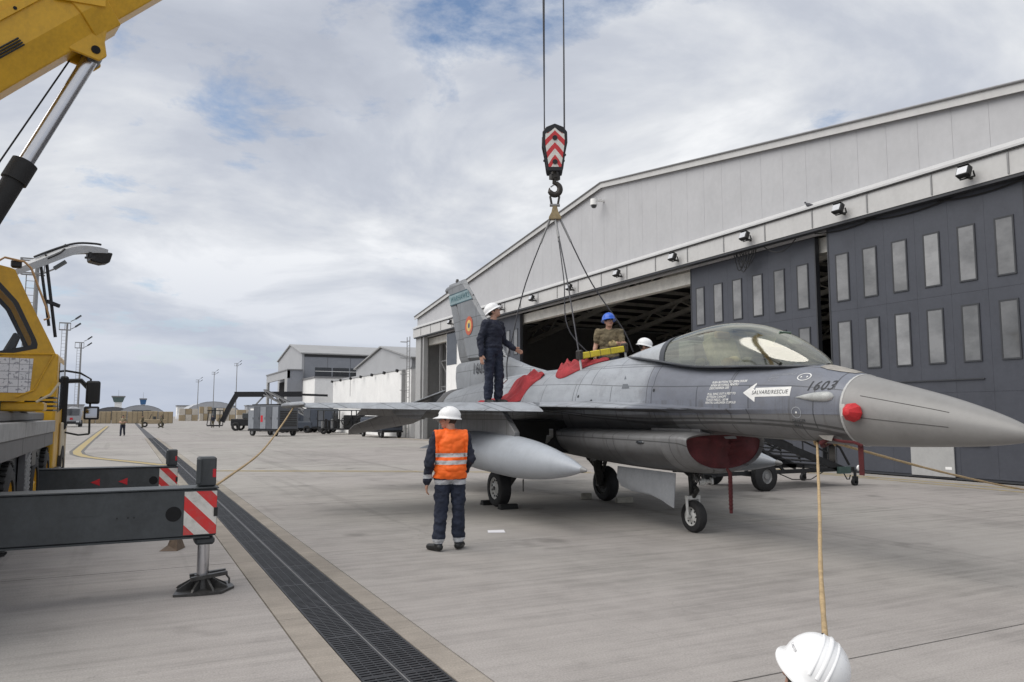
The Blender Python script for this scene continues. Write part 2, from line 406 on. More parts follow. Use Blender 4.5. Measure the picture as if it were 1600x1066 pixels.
    # pale leaf and end bay at the far end
    wl = xbox((HX+.30, 43.1, .06), (HX+.42, 50.3, 7.6)).build('door_leaf', m_white, hangar)
    for k in range(7):
        xbox((HX+.28, 43.1+k*1.03+.01, .1), (HX+.299, 43.1+(k+1)*1.03-.01, 7.58)).build('door_panel', m_white, wl)
    xbox((HX+.26, 48.4, 5.2), (HX+.279, 50.2, 7.5)).build('pane', m_paned, wl)
    xbox((HX-.1, 54.6, 0), (HX+.5, 55.7, 8.5)).build('corner_column', m_paledoor, hangar)
    xbox((HX-.12, 53.9, 0), (HX+.2, 54.1, 7.6)).build('door_post', m_paledoor, hangar)
    lat = MB()
    for yy in (50.9, 53.2): lat.span((HX+.9, yy-.06, 0), (HX+1.1, yy+.06, 7.6))
    for k in range(4):
        lat.bar((HX+1, 50.9, k*1.9), (HX+1, 53.2, k*1.9+1.9), .06, .06).bar((HX+1, 50.9, k*1.9+1.9), (HX+1, 53.2, k*1.9+1.9), .06, .06)
    lat.build('lattice_column', m_steel, hangar)
    xbox((HX+2.0, 50.3, 0), (HX+2.1, 55.6, 8.0)).build('bay_wall', m_paledoor, hangar)
    # the shell: side and back walls, roof underside with purlins
    xbox((HX+.3, HY0-.05, 0), (HX+42, HY0+.1, roofz(HY0)-.03)).build('side_wall', m_paledoor, hangar)
    xbox((HX+.5, HY1-.12, 0), (HX+42, HY1+.05, roofz(HY1)-.03)).build('side_wall', m_paledoor, hangar)
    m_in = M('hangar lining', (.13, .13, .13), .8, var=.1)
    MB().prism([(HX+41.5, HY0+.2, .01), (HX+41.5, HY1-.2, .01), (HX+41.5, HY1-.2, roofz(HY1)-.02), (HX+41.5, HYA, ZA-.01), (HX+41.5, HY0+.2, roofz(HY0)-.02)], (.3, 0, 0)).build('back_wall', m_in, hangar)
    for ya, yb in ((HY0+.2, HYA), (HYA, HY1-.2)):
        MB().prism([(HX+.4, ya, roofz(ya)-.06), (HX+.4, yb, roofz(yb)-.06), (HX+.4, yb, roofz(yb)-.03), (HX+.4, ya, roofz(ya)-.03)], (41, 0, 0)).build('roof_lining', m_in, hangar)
    m_pur = M('interior steel', (.72, .70, .64), .6, var=.15)
    yy = 6.0
    while yy < HY1-1:
        xbox((HX+.5, yy-.07, roofz(yy)-.42), (HX+41, yy+.07, roofz(yy)-.2)).build('purlin', m_pur, hangar); yy += 1.7
    for k in range(6):
        x = HX+6.5*k+3
        mb = MB()
        for ya, yb in ((HY0+.3, HYA), (HYA, HY1-.3)):
            mb.bar((x, ya, roofz(ya)-1.5), (x, yb, roofz(yb)-1.5), .25, .3); mb.bar((x, ya, roofz(ya)-.6), (x, yb, roofz(yb)-.6), .25, .25)
            for q in range(8):
                y0_ = ya+(yb-ya)*q/8; y1_ = ya+(yb-ya)*(q+.5)/8; y2_ = ya+(yb-ya)*(q+1)/8
                mb.bar((x, y0_, roofz(y0_)-1.5), (x, y1_, roofz(y1_)-.6), .1, .1); mb.bar((x, y1_, roofz(y1_)-.6), (x, y2_, roofz(y2_)-1.5), .1, .1)
        mb.build('roof_truss', m_pur, hangar)
    xbox((HX+.55, HY0+.3, 7.0), (HX+.9, HY1-.3, 7.5)).build('track_beam', m_pur, hangar)
    # loose black cables hanging at the door head
    mb = MB()
    for c0, c1, sag in ((10.9, 13.2, .10), (12.8, 15.5, .12), (15.2, 17.4, .10), (18.2, 19.6, .30), (20.0, 20.7, .45), (20.2, 20.8, .6), (20.35, 20.95, .7), (20.5, 21.0, .55), (20.6, 21.1, .62), (20.1, 21.0, .4)):
        mb.pipe([(HX-.03-.02*random.random(), c0+(c1-c0)*t, 7.52-sag*4*t*(1-t)) for t in [i/12 for i in range(13)]], .018, 5)
    mb.build('cable', m_black, hangar)
build_hangar()
cc = thing('security_camera', (19.5, 29.7, 11.5), 'small white dome security camera on the hangar gable', 'security camera')
MB().bar((19.6, 29.7, 11.75), (19.1, 29.7, 11.72), .12, .1).build('bracket', m_white, cc)
MB().lathe((19.05, 29.7, 11.78), (0, 0, -1), [(0, .08), (.02, .16), (.3, .17), (.31, .15)], 16).build('housing', m_white, cc, 40)
MB().ball((19.05, 29.7, 11.46), .14, 12).build('dome', m_paned, cc, 60)
# ------------------------------------------------------------------ buildings further along the apron
m_clad3 = M('blue grey cladding', (.23, .24, .265), .5, var=.08, scale=.6)
m_clad4 = M('far grey cladding', (.36, .365, .375), .5, var=.06, scale=.6)
m_roof = M('far roof sheet', (.30, .30, .30), .5, var=.08, scale=.5)
X2 = 19.6
wb = thing('white_annex', (X2, 68, 0), 'long white rendered annex with low grey gable and a row of wall lamps', 'building')
def annex():
    xbox((X2, 57.0, 0), (X2+14, 82.5, 5.35)).build('wall', m_white, wb)
    MB().prism([(X2+.1, 57.2, 5.352), (X2+.1, 73.6, 5.352), (X2+.1, 73.6, 6.2), (X2+.1, 65.2, 7.6), (X2+.1, 57.2, 6.2)], (13, 0, 0)).build('gable', m_clad4, wb)
    for a, b in (((56.9, 6.15), (65.2, 7.66)), ((65.2, 7.66), (73.9, 6.15))):
        MB().prism([(X2-.1, a[0], a[1]), (X2-.1, b[0], b[1]), (X2-.1, b[0], b[1]+.12), (X2-.1, a[0], a[1]+.12)], (13.6, 0, 0)).build('roof', m_roof, wb)
    xbox((X2-.06, 56.9, 5.36), (X2+.08, 82.6, 5.50)).build('parapet', m_clad4, wb)
    for y in (59.5, 63, 66.7, 70.4, 74, 78, 81.6):
        lm = MB().box((X2-.35, y, 5.3), (.22, .26, .22), Matrix.Rotation(R_(20), 3, 'Y')).build('wall_lamp', m_black, wb)
    MB().span((X2-.02, 75.3, 3.6), (X2+.02, 75.38, 5.3)).build('downpipe', m_steel, wb)
    MB().span((X2-.3, 58.3, 1.0), (X2+.0, 58.5, 5.3)).build('pillar', m_steel, wb)
annex()
ld = thing('cat_ladder', (19.2, 56.9, 0), 'tall caged steel ladder on the wall beside the big hangar', 'ladder')
MB().tube((19.3, 56.55, 0), (19.3, 56.55, 7.8), .03).build('stile', m_steel, ld); MB().tube((19.3, 57.2, 0), (19.3, 57.2, 7.8), .03).build('stile', m_steel, ld)
for k in range(19): MB().tube((19.3, 56.55, .3+.4*k), (19.3, 57.2, .3+.4*k), .018, n=6).build('rung', m_steel, ld)
for k in range(5):
    MB().pipe([(19.3-.65*math.sin(t), 56.87-.42*math.cos(t), 2.4+1.25*k) for t in [i*math.pi/8 for i in range(9)]], .02, 5).build('cage_hoop', m_steel, ld)
bk = thing('white_block', (19.6, 92, 0), 'small plain white block with an air conditioner on its shaded side', 'building')
xbox((19.6, 91.7, 0), (30, 99.3, 6.15)).build('wall', m_white, bk)
xbox((19.5, 91.6, 6.152), (30.1, 99.3, 6.35)).build('parapet', m_trim, bk)
ac = xbox((21.9, 91.25, 2.0), (22.9, 91.69, 2.7)).build('air_conditioner', m_white, bk); MB().lathe((22.3, 91.24, 2.35), (0, -1, 0), [(0, .27), (.02, .27)], 16).build('fan_grille', m_black, ac)
h2 = thing('far_hangar', (19.6, 107, 0), 'second tall grey hangar with blue grey side wall and open door porch', 'hangar')
def far_hangar():
    y0, y1, ya = 99.7, 117.1, 107.3; zE, zA = 9.6, 11.3
    MB().prism([(19.6, y0, 0), (19.6, y1, 0), (19.6, y1, zE), (19.6, ya, zA), (19.6, y0, zE)], (.3, 0, 0)).build('gable', m_clad4, h2)
    n = 14
    for k in range(n):
        a = 19.9+k*3; xbox((a+.02, y0, 0), (a+2.98, y0+.25, zE-.1)).build('cladding_panel', m_clad3, h2)
    for a, b in (((y0-.2, zE), (ya, zA)), ((ya, zA), (y1+.2, zE))):
        MB().prism([(19.4, a[0], a[1]), (19.4, b[0], b[1]), (19.4, b[0], b[1]+.15), (19.4, a[0], a[1]+.15)], (43, 0, 0)).build('roof', m_roof, h2)
    xbox((19.9, y0-.06, zE-.35), (61, y0-.005, zE-.03)).build('gutter', m_black, h2)
    xbox((31, y0-.08, 0), (31.25, y0-.01, zE-.3)).build('downpipe', m_black, h2)
    for k in range(4):
        xbox((21.3+k*2.3, y0-.05, 6.35), (23.4+k*2.3, y0-.008, 7.9)).build('window', m_paned, h2)
    MB().span((21, y0-1.6, 6.4), (30.5, y0-1.55, 6.45)).span((21, y0-1.6, 7.3), (30.5, y0-1.55, 7.36)).build('railing', m_white, h2)
    xbox((34.5, y0-.06, 5), (37.5, y0-.01, 8.8)).build('window', m_pane, h2)
    # porch with the open door
    pz = 7.4
    xbox((17.7, y0-1.0, 0), (19.58, y0-.7, pz)).build('porch_wall', m_clad3, h2)
    xbox((17.7, y0-1.0, pz-1.0), (18.0, 115.2, pz)).build('porch_lintel', m_clad4, h2)
    xbox((17.7, y0-.698, 0), (18.0, y0+1.0, pz-1.002)).build('porch_post', m_paledoor, h2)
    xbox((17.7, 114.2, 0), (18.0, 115.2, pz-1.002)).build('porch_post', m_paledoor, h2)
    xbox((17.6, y0-1.1, pz+.002), (19.58, 115.3, pz+.15)).build('porch_roof', m_trim, h2)
    xbox((19.3, y0+1.2, 0), (19.58, 114, pz-1.0)).build('doorway_shade', m_dark, h2)  # black sheet on the wall, interior shade put into its colour
    xbox((18.7, y0+2, 0), (18.9, y0+4.6, pz-1.3)).build('door_leaf', m_clad3, h2)
far_hangar()
an = thing('antenna_mast', (46, 107.3, 11.3), 'thin radio antenna mast with guy wires on a far roof', 'antenna')
MB().tube((46, 107.3, 11.2), (46, 107.3, 20.5), .09, .02, 6).build('mast', m_steel, an)
for dx, dy in ((-2.4, 0), (2.4, 0), (0, -2.4)): MB().tube((46+dx, 107.3+dy, 11.4), (46, 107.3, 14.5), .03, n=5).build('guy_wire', m_steel, an)
# ------------------------------------------------------------------ the jet
AX, AY = 7.42, 4.16
def A(s, dx, z): return V((AX+dx, AY+s, z))
jet = thing('fighter_jet', (AX, 13.08, 0), 'grey single-engine fighter jet with bubble canopy and red intake cover', 'fighter jet')
def interp(tab, s):
    for i in range(len(tab)-1):
        a, b = tab[i], tab[i+1]
        if a[0] <= s <= b[0]:
            t = (s-a[0])/(b[0]-a[0]) if b[0] > a[0] else 0
            # Catmull-Rom
            p = tab[max(i-1, 0)]; q = tab[min(i+2, len(tab)-1)]
            out = []
            for k in range(1, len(a)):
                m0 = (b[k]-p[k])/(b[0]-p[0])*(b[0]-a[0]) if b[0] != p[0] else 0
                m1 = (q[k]-a[k])/(q[0]-a[0])*(b[0]-a[0]) if q[0] != a[0] else 0
                out.append((2*t**3-3*t*t+1)*a[k]+(t**3-2*t*t+t)*m0+(-2*t**3+3*t*t)*b[k]+(t**3-t*t)*m1)
            return out
    return tab[-1][1:] if s > tab[-1][0] else tab[0][1:]
def jet_skin():
    t = NT('jet skin'); x, y, z = t.xyz()
    s = t.math('SUBTRACT', y, AY)
    wob = t.math('MULTIPLY', t.math('SUBTRACT', t.noise(1.1, 3, .5), .5), .55)
    sw = t.math('ADD', s, wob)
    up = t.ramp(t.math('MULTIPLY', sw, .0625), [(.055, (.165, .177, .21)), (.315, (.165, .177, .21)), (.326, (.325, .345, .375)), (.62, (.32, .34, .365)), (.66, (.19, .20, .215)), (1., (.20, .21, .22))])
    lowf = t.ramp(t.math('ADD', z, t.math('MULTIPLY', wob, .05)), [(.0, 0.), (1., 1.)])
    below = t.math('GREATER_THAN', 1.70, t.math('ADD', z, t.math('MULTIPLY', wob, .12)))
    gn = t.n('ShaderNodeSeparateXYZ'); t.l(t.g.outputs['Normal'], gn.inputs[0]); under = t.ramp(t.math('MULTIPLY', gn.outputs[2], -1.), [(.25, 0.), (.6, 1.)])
    c = t.mix(below, up, (.185, .185, .187)); c = t.mix(t.math('MULTIPLY', under, t.math('GREATER_THAN', s, 4.6)), c, (.085, .085, .087))  # downward faces darkened aft: shade put into the colour
    # panel seams, fine relief
    def seams(vec, w, h, seed):
        b = t.n('ShaderNodeTexBrick'); t.l(vec, b.inputs['Vector']); b.inputs['Scale'].default_value = 1
        b.inputs['Color1'].default_value = (1, 1, 1, 1); b.inputs['Color2'].default_value = (.93, .93, .93, 1); b.inputs['Mortar'].default_value = (.30, .30, .30, 1)
        b.inputs['Mortar Size'].default_value = .0085; b.inputs['Mortar Smooth'].default_value = .1; b.inputs['Brick Width'].default_value = w; b.inputs['Row Height'].default_value = h
        b.offset = .37; b.squash = 1.6; b.squash_frequency = 3
        return b.outputs[0]
    cm = t.n('ShaderNodeCombineXYZ'); t.l(y, cm.inputs[0]); t.l(t.math('ADD', z, t.math('MULTIPLY', x, .7)), cm.inputs[1])
    br = t.mix(1., seams(cm.outputs[0], .95, .46, 0), seams(t.map((1, 1, 1), (0, 0, R_(0)), (.31, .17, 0), cm.outputs[0]), 1.7, .83, 1), 'MULTIPLY')
    c = t.mix(.85, c, br, 'MULTIPLY')
    st = t.ramp(t.noise(1, 6, .7, t.map((6, 1.5, 2.0))), [(.35, .80), (.65, 1.1)]); c = t.mix(.8, c, st, 'MULTIPLY')
    blot = t.ramp(t.noise(2.6, 9, .75), [(.52, 0.), (.74, .6)]); c = t.mix(blot, c, (.13, .13, .135))
    dots = t.n('ShaderNodeTexVoronoi'); dots.inputs['Scale'].default_value = 16; t.l(cm.outputs[0], dots.inputs['Vector']); dots.inputs['Randomness'].default_value = .15
    c = t.mix(t.ramp(dots.outputs[0], [(.07, .30), (.11, 0.)]), c, (.08, .08, .085))
    run = t.math('MULTIPLY', t.ramp(t.noise(1, 6, .7, t.map((2, 9, .8))), [(.52, 0.), (.70, .55)]), t.math('GREATER_THAN', 1.9, z)); c = t.mix(run, c, (.07, .066, .06))
    t.bump(br, .25, .002)
    return t.set(c, t.math('ADD', .34, t.math('MULTIPLY', t.noise(9, 4), .2)), .0, .45)
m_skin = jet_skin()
m_radome = M('radome grey', (.225, .22, .213), .42, var=.07, scale=2, grime=.10)
m_tank = M('tank grey', (.35, .375, .41), .38, var=.07, scale=2.5, grime=.10)
m_gearw = M('white gear paint', (.55, .55, .53), .4, var=.15, scale=14, grime=.4)
m_gearm = M('dark gear metal', (.06, .058, .055), .45, .4, var=.4, scale=18)
m_chrome = M('chromed rod', (.6, .6, .62), .24, 1., var=.05)
m_tyre = M('tyre rubber', (.016, .016, .017), .75, var=.25, scale=10, bump=.2, obj=True)
m_red = M('red cover cloth', (.30, .022, .028), .75, var=.3, scale=5, bump=.5, bscale=14)
m_redb = M('bright red cover', (.50, .02, .025), .6, var=.2, scale=9, bump=.3)
m_dred = M('dark red cover cloth', (.075, .010, .012), .8, var=.3, scale=4, bump=.6, bscale=9)
# --- fuselage sections: s, zt, zb, wb(upper body half width), wl(lower half width), W(chine half width), ze, power top, power bottom
FUS = [(1.80, 2.145, 1.345, .43, .43, .432, 1.755, 2., 2.), (2.1, 2.235, 1.35, .475, .475, .477, 1.76, 2.05, 2.05), (2.45, 2.31, 1.365, .515, .51, .517, 1.765, 2.2, 2.1), (2.9, 2.325, 1.38, .54, .535, .56, 1.765, 2.5, 2.15),
       (3.5, 2.34, 1.40, .555, .55, .63, 1.77, 2.7, 2.2), (4.1, 2.38, 1.42, .57, .56, .72, 1.78, 2.7, 2.2), (4.6, 2.46, 1.42, .585, .56, .82, 1.79, 2.6, 2.2),
       (5.2, 2.60, 1.42, .62, .56, .96, 1.80, 2.3, 2.2), (5.9, 2.66, 1.40, .68, .58, 1.13, 1.82, 2.1, 2.3), (6.7, 2.63, 1.37, .78, .62, 1.38, 1.84, 2., 2.4), (7.5, 2.58, 1.30, .86, .70, 1.48, 1.845, 2., 2.5),
       (8.5, 2.565, 1.22, .90, .78, 1.48, 1.85, 2., 2.5), (9.6, 2.56, 1.15, .88, .80, 1.46, 1.85, 2., 2.5), (10.6, 2.53, 1.12, .82, .78, 1.35, 1.85, 2., 2.4), (11.5, 2.49, 1.15, .76, .74, 1.16, 1.85, 2., 2.3), (12.4, 2.43, 1.22, .66, .66, 1.02, 1.85, 2., 2.2), (13.2, 2.36, 1.30, .58, .58, .95, 1.85, 2., 2.1), (13.6, 2.32, 1.34, .52, .52, .53, 1.84, 2., 2.)]
def fus_ring(s, NA=26, NB=7):
    zt, zb, wb, wl, W, ze, pt, pb = interp(FUS, s)
    tp = .075*min(1, max(0, (W-wb)/.3)); fil = .20*min(1, max(0, (W-wb)/.4))
    top = []
    for i in range(NA+1):
        a = math.pi/2*(1-i/NA); x = wb*max(math.cos(a), 0)**(2/pt); z = (zt-ze)*max(math.sin(a), 0)**(2/pt)
        pl = tp*(1-(x/W)**3)+.004; k = fil*(1-(x/W)**4)+.004
        z2 = max(z, pl)+max(k-abs(z-pl), 0)**2/(4*k)
        top.append((x, ze+z2))
    for i in range(1, NB+1):
        x = wb+(W-wb)*i/NB; pl = tp*(1-(x/W)**3)+.004; k = fil*(1-(x/W)**4)+.004; z2 = pl+max(k-pl, 0)**2/(4*k)
        top.append((x, ze+z2))
    bot = []
    for i in range(NB, 0, -1):
        x = wl+(W-wl)*i/NB; bot.append((x, ze-.012-.05*(1-(x-wl)/max(W-wl, 1e-3))))
    for i in range(NA+1):
        a = math.pi/2*i/NA; x = wl*max(math.cos(a), 0)**(2/pb); z = (ze-zb)*max(math.sin(a), 0)**(2/pb)
        bot.append((x, min(ze-z, ze-.062)))
    half = top+bot                      # right half, from top centre to bottom centre
    ring = [A(s, -x, z) for x, z in half]+[A(s, x, z) for x, z in reversed(half[1:-1])]
    return ring
def build_fuselage():
    mb = MB(); ss = [1.80+.1*i for i in range(118)]+[13.6]
    mb.loft([fus_ring(s) for s in ss])
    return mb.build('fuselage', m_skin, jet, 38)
fus = build_fuselage()
def radome():
    tab = [(0, 1.515, 1.475, .02), (.12, 1.60, 1.435, .08), (.4, 1.725, 1.395, .17), (.8, 1.865, 1.37, .265), (1.2, 1.98, 1.355, .34), (1.6, 2.09, 1.347, .405), (1.80, 2.145, 1.345, .432)]
    rings = []
    for i in range(37):
        s = 1.80*(i/36)**1.4; zt, zb, w = interp(tab, s); zc = (zt+zb)/2; h = (zt-zb)/2
        rings.append([A(s, -w*math.sin(a), zc+h*math.cos(a)) for a in [2*math.pi*k/48 for k in range(48)]])
    o = MB().loft(rings).build('radome', m_radome, jet, 60)
    MB().tube(A(.03, 0, 1.495), A(-.62, 0, 1.46), .018, .008, 8).build('pitot_tube', m_gearm, jet)
    mb = MB()
    for da in (-.5, .15): mb.pipe([A(.7+i*.09, -interp(tab, .7+i*.09)[2]*math.cos(da)*1.0, (interp(tab, .7+i*.09)[0]+interp(tab, .7+i*.09)[1])/2-math.sin(da)*(interp(tab, .7+i*.09)[0]-interp(tab, .7+i*.09)[1])/2) for i in range(11)], .004, 4)
    mb.build('lightning_strip', m_gearm, jet)
radome()
MB().loft([[A(s, -w*math.sin(a), 1.745+h*math.cos(a)) for a in [2*math.pi*k/40 for k in range(40)]] for s, w, h in ((1.787, .434, .403), (1.80, .437, .406), (1.813, .437, .405))]).build('radome_seal', M('seal', (.42, .42, .41), .6), jet, 60)
# --- wings with drooped leading edge flaps and flaperons
def wing(sg):
    zr = 1.85
    yLE = lambda d: 6.56+(d-1.45)*.84; TE = 10.44; ztip = lambda d: zr+.012*(d-1.45)
    def airfoil(d, c0, c1, drop0=0., drop1=0., th=.045):
        """ring between stations c0..c1 at span d, thickness follows the full chord"""
        a, b = yLE(d), TE; ch = b-a; pts = []; n = 10
        for i in range(n+1):
            s = c0+(c1-c0)*i/n; u = min(max((s-a)/ch, 0), 1); t = 2.6*th*ch*.5*(math.sqrt(u)*.9*(1-u)+.02)*.8; pts.append((s, t))
        up = [(s, t) for s, t in pts]; dn = [(s, -t) for s, t in reversed(pts)]
        return up+dn
    def surf(name, ds, f0, f1, hinge=None, ang=0):
        rings = []
        for d in ds:
            c0, c1 = f0(d), f1(d); h = hinge(d) if hinge else 0
            ring = []
            for s, t in airfoil(d, c0, c1):
                if hinge:
                    ds_ = s-h; s2 = h+ds_*math.cos(ang)-t*math.sin(ang); t2 = ds_*math.sin(ang)+t*math.cos(ang); s, t = s2, t2
                ring.append(A(s, sg*d, ztip(d)+t))
            rings.append(ring)
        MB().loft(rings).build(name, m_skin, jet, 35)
    lef = lambda d: yLE(d)+.40-.045*(d-1.45)*1.0
    fl = lambda d: TE-.78+.09*(d-1.45)
    dd = [1.40, 1.8, 2.3, 2.8, 3.3, 3.8, 4.3, 4.72]
    surf('wing', dd, lambda d: lef(d)+.004, lambda d: fl(d)-.004)
    surf('leading_edge_flap', [1.5, 2.2, 3., 3.8, 4.5, 4.70], yLE, lef, lef, R_(15))
    surf('flaperon', [1.55, 2.2, 2.9, 3.5], fl, lambda d: TE, fl, -R_(17))
    surf('trailing_edge', [3.52, 4.1, 4.70], fl, lambda d: TE)
    d = 4.77; MB().pipe([A(9.0, sg*d, 1.875), A(9.25, sg*d, 1.875), A(10.6, sg*d, 1.875), A(11.0, sg*d, 1.875)], [.02, .055, .055, .04], 10).build('tip_rail', m_skin, jet, 50)
    MB().box(A(9.35, sg*4.72, 1.84), (.02, .05, .02)).build('navigation_light', m_redb if sg > 0 else M('green lens', (.02, .2, .08), .2), jet)
for sg in (-1, 1): wing(sg)
# --- stabilators, fin, ventral fins
def plate(name, pts, thick, nrm, mat=m_skin, parent=None):
    """tapered plate: pts = loop, bevelled rim"""
    c = sum(pts, V((0, 0, 0)))/len(pts); n = V(nrm).normalized()
    rim = [p for p in pts]; ins = [p+(c-p)*min(.22, .12/(c-p).length) for p in pts]; k = len(pts)
    vs = [p+n*.006 for p in rim]+[p-n*.006 for p in rim]+[p+n*thick/2 for p in ins]+[p-n*thick/2 for p in ins]
    fs = [tuple(range(2*k, 3*k)), tuple(range(4*k-1, 3*k-1, -1))]
    for i in range(k):
        j = (i+1) % k; fs += [(i, j, 2*k+j, 2*k+i), (k+j, k+i, 3*k+i, 3*k+j), (j, i, k+i, k+j)]
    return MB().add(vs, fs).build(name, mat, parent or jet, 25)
def tail():
    for sg in (-1, 1):
        th = R_(22); an = R_(10); pts = []
        for d, v in ((.95, -1.05), (2.75, .22), (2.80, .55), (2.72, .86), (1.1, .92), (.95, .75)):
            z = 1.87-(d-.95)*math.sin(an)-v*math.sin(th); pts.append(A(17.35-AY+v*math.cos(th), sg*d, z))
        nn = (pts[1]-pts[0]).cross(pts[4]-pts[0])
        plate('stabilator', pts, .07, nn)
    # fin and rudder with its fairing
    fin = [A(10.95, 0, 2.95), A(13.32, 0, 5.05), A(13.42, 0, 5.10), A(14.42, 0, 5.10), A(14.48, 0, 4.92), A(14.36, 0, 4.86), A(14.0, 0, 4.86), A(13.02, 0, 2.97)]
    plate('fin', fin, .13, (1, 0, 0))
    plate('rudder', [A(13.04, 0, 2.99), A(14.02, 0, 4.85), A(14.37, 0, 4.85), A(13.58, 0, 2.99)], .10, (1, 0, 0))
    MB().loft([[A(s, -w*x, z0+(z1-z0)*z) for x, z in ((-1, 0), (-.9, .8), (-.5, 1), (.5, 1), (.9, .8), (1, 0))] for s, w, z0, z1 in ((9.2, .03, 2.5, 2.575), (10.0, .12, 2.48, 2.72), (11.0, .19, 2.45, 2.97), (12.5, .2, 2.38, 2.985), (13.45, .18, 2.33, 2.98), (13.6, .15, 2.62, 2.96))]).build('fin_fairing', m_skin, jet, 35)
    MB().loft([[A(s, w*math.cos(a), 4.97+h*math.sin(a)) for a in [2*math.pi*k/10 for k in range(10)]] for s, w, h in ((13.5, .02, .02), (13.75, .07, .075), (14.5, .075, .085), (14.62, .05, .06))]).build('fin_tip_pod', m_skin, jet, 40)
    MB().tube(A(13.05, -.02, 4.55), A(12.8, -.02, 4.62), .012, n=6).tube(A(13.9, 0, 5.1), A(13.9, 0, 5.17), .05, .03).build('antenna', m_gearm, jet)
    for sg in (-1, 1):
        plate('ventral_fin', [A(10.9, sg*.55, 1.22), A(12.2, sg*.5, 1.26), A(12.25, sg*.85, .72), A(11.55, sg*.85, .70)], .04, (1, 0, sg*.55))
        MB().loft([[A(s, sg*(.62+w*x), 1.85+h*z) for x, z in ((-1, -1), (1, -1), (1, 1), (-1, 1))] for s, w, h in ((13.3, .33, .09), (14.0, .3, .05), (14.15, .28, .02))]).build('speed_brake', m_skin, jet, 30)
    m_noz = M('burnt nozzle', (.09, .085, .08), .45, .7, var=.3, scale=8)
    MB().lathe(A(13.45, 0, 1.83), (0, 1, 0), [(0, .50), (.15, .53), (.5, .52), (1.0, .42), (1.02, .39), (.6, .44), (.1, .42), (.08, .02)], 32).build('exhaust_nozzle', m_noz, jet, 40)
tail()
# --- intake duct and red cover
def intake():
    rows = [(4.10, .70, 1.445, .93), (4.18, .735, 1.47, .895), (4.32, .755, 1.48, .875), (4.9, .77, 1.48, .86), (5.8, .78, 1.48, .87), (7.0, .80, 1.5, .92), (8.2, .82, 1.52, 1.0), (9.4, .8, 1.55, 1.1), (10.4, .75, 1.6, 1.2)]
    def ring(s, w, zt, zb, n=48):
        out = []; ze = zt-.20*(zt-zb)
        for k in range(n):
            a = 2*math.pi*k/n; ca, sa = math.cos(a), math.sin(a)
            e = 2/2.6 if sa > 0 else 2/2.05
            x = w*math.copysign(abs(ca)**(2/2.2), ca); z = ze+((zt-ze) if sa > 0 else (ze-zb))*math.copysign(abs(sa)**e, sa)
            out.append(A(s, x, z))
        return out
    rings = [ring(*interp(rows, s) and (s, *interp(rows, s))) for s in [4.10, 4.12, 4.15, 4.2, 4.27, 4.4, 4.7, 5.1, 5.5, 6, 6.5, 7, 7.6, 8.2, 8.8, 9.4, 10, 10.4]]
    inner = [ring(4.10, .70, 1.445, .93), ring(4.13, .672, 1.42, .952), ring(4.3, .655, 1.41, .965), ring(4.9, .65, 1.40, .97)]
    MB().loft(list(reversed(inner))+rings[1:], cap=False).build('intake', m_skin, jet, 40)
    # cover: quilted cloth plug with folds
    mb = MB(); n = 60; rr = []
    for f in (1.0, .97, .86, .7, .5, .3, .12, .01):
        base = ring(4.17, .668, 1.417, .955, n); c = A(4.17, 0, 1.24); out = []
        for p in base:
            q = c+(p-c)*f; dx = q.x-AX
            q.y += .05*(1-f)*0-.012+.035*math.sin(dx*9+.6)*(f < .95)+.02*math.sin(q.z*23+dx*5)*(f < .95)+.07*math.exp(-((dx-.2)/.06)**2)*(f < .9)+.06*math.exp(-((dx+.22)/.07)**2)*(f < .9); out.append(q)
        rr.append(out)
    mb.loft(rr, cap=False); mb.build('intake_cover', m_dred, jet, 60)
    st = MB().pipe([A(4.08, -.02, .955), A(4.02, -.02, .90), A(4.02, -.02, .62), A(4.03, -.01, .36)], [.02, .028, .027, .022], 6)
    for k in range(9): st.tube(A(4.02, -.02, .84-.05*k), A(4.02, -.02, .825-.05*k), .034, n=6)
    st.build('cover_streamer', m_dred, jet)
    MB().box(A(4.75, 0, 1.44), (.75, 1.1, .16)).build('splitter_strut', m_skin, jet)
    for dx in (-.33, -.2, -.02, .12): MB().prism([A(4.32, dx, 1.50), A(4.32, dx+.11, 1.50), A(4.32, dx+.02, 1.56)], (0, .1, 0)).build('probe_tag', M('yellow tag', (.62, .42, .06), .5), jet)
    MB().ball(A(5.05, -.765, 1.30), (.02, .11, .028), 10).build('position_light', m_paned, jet, 60)
intake()
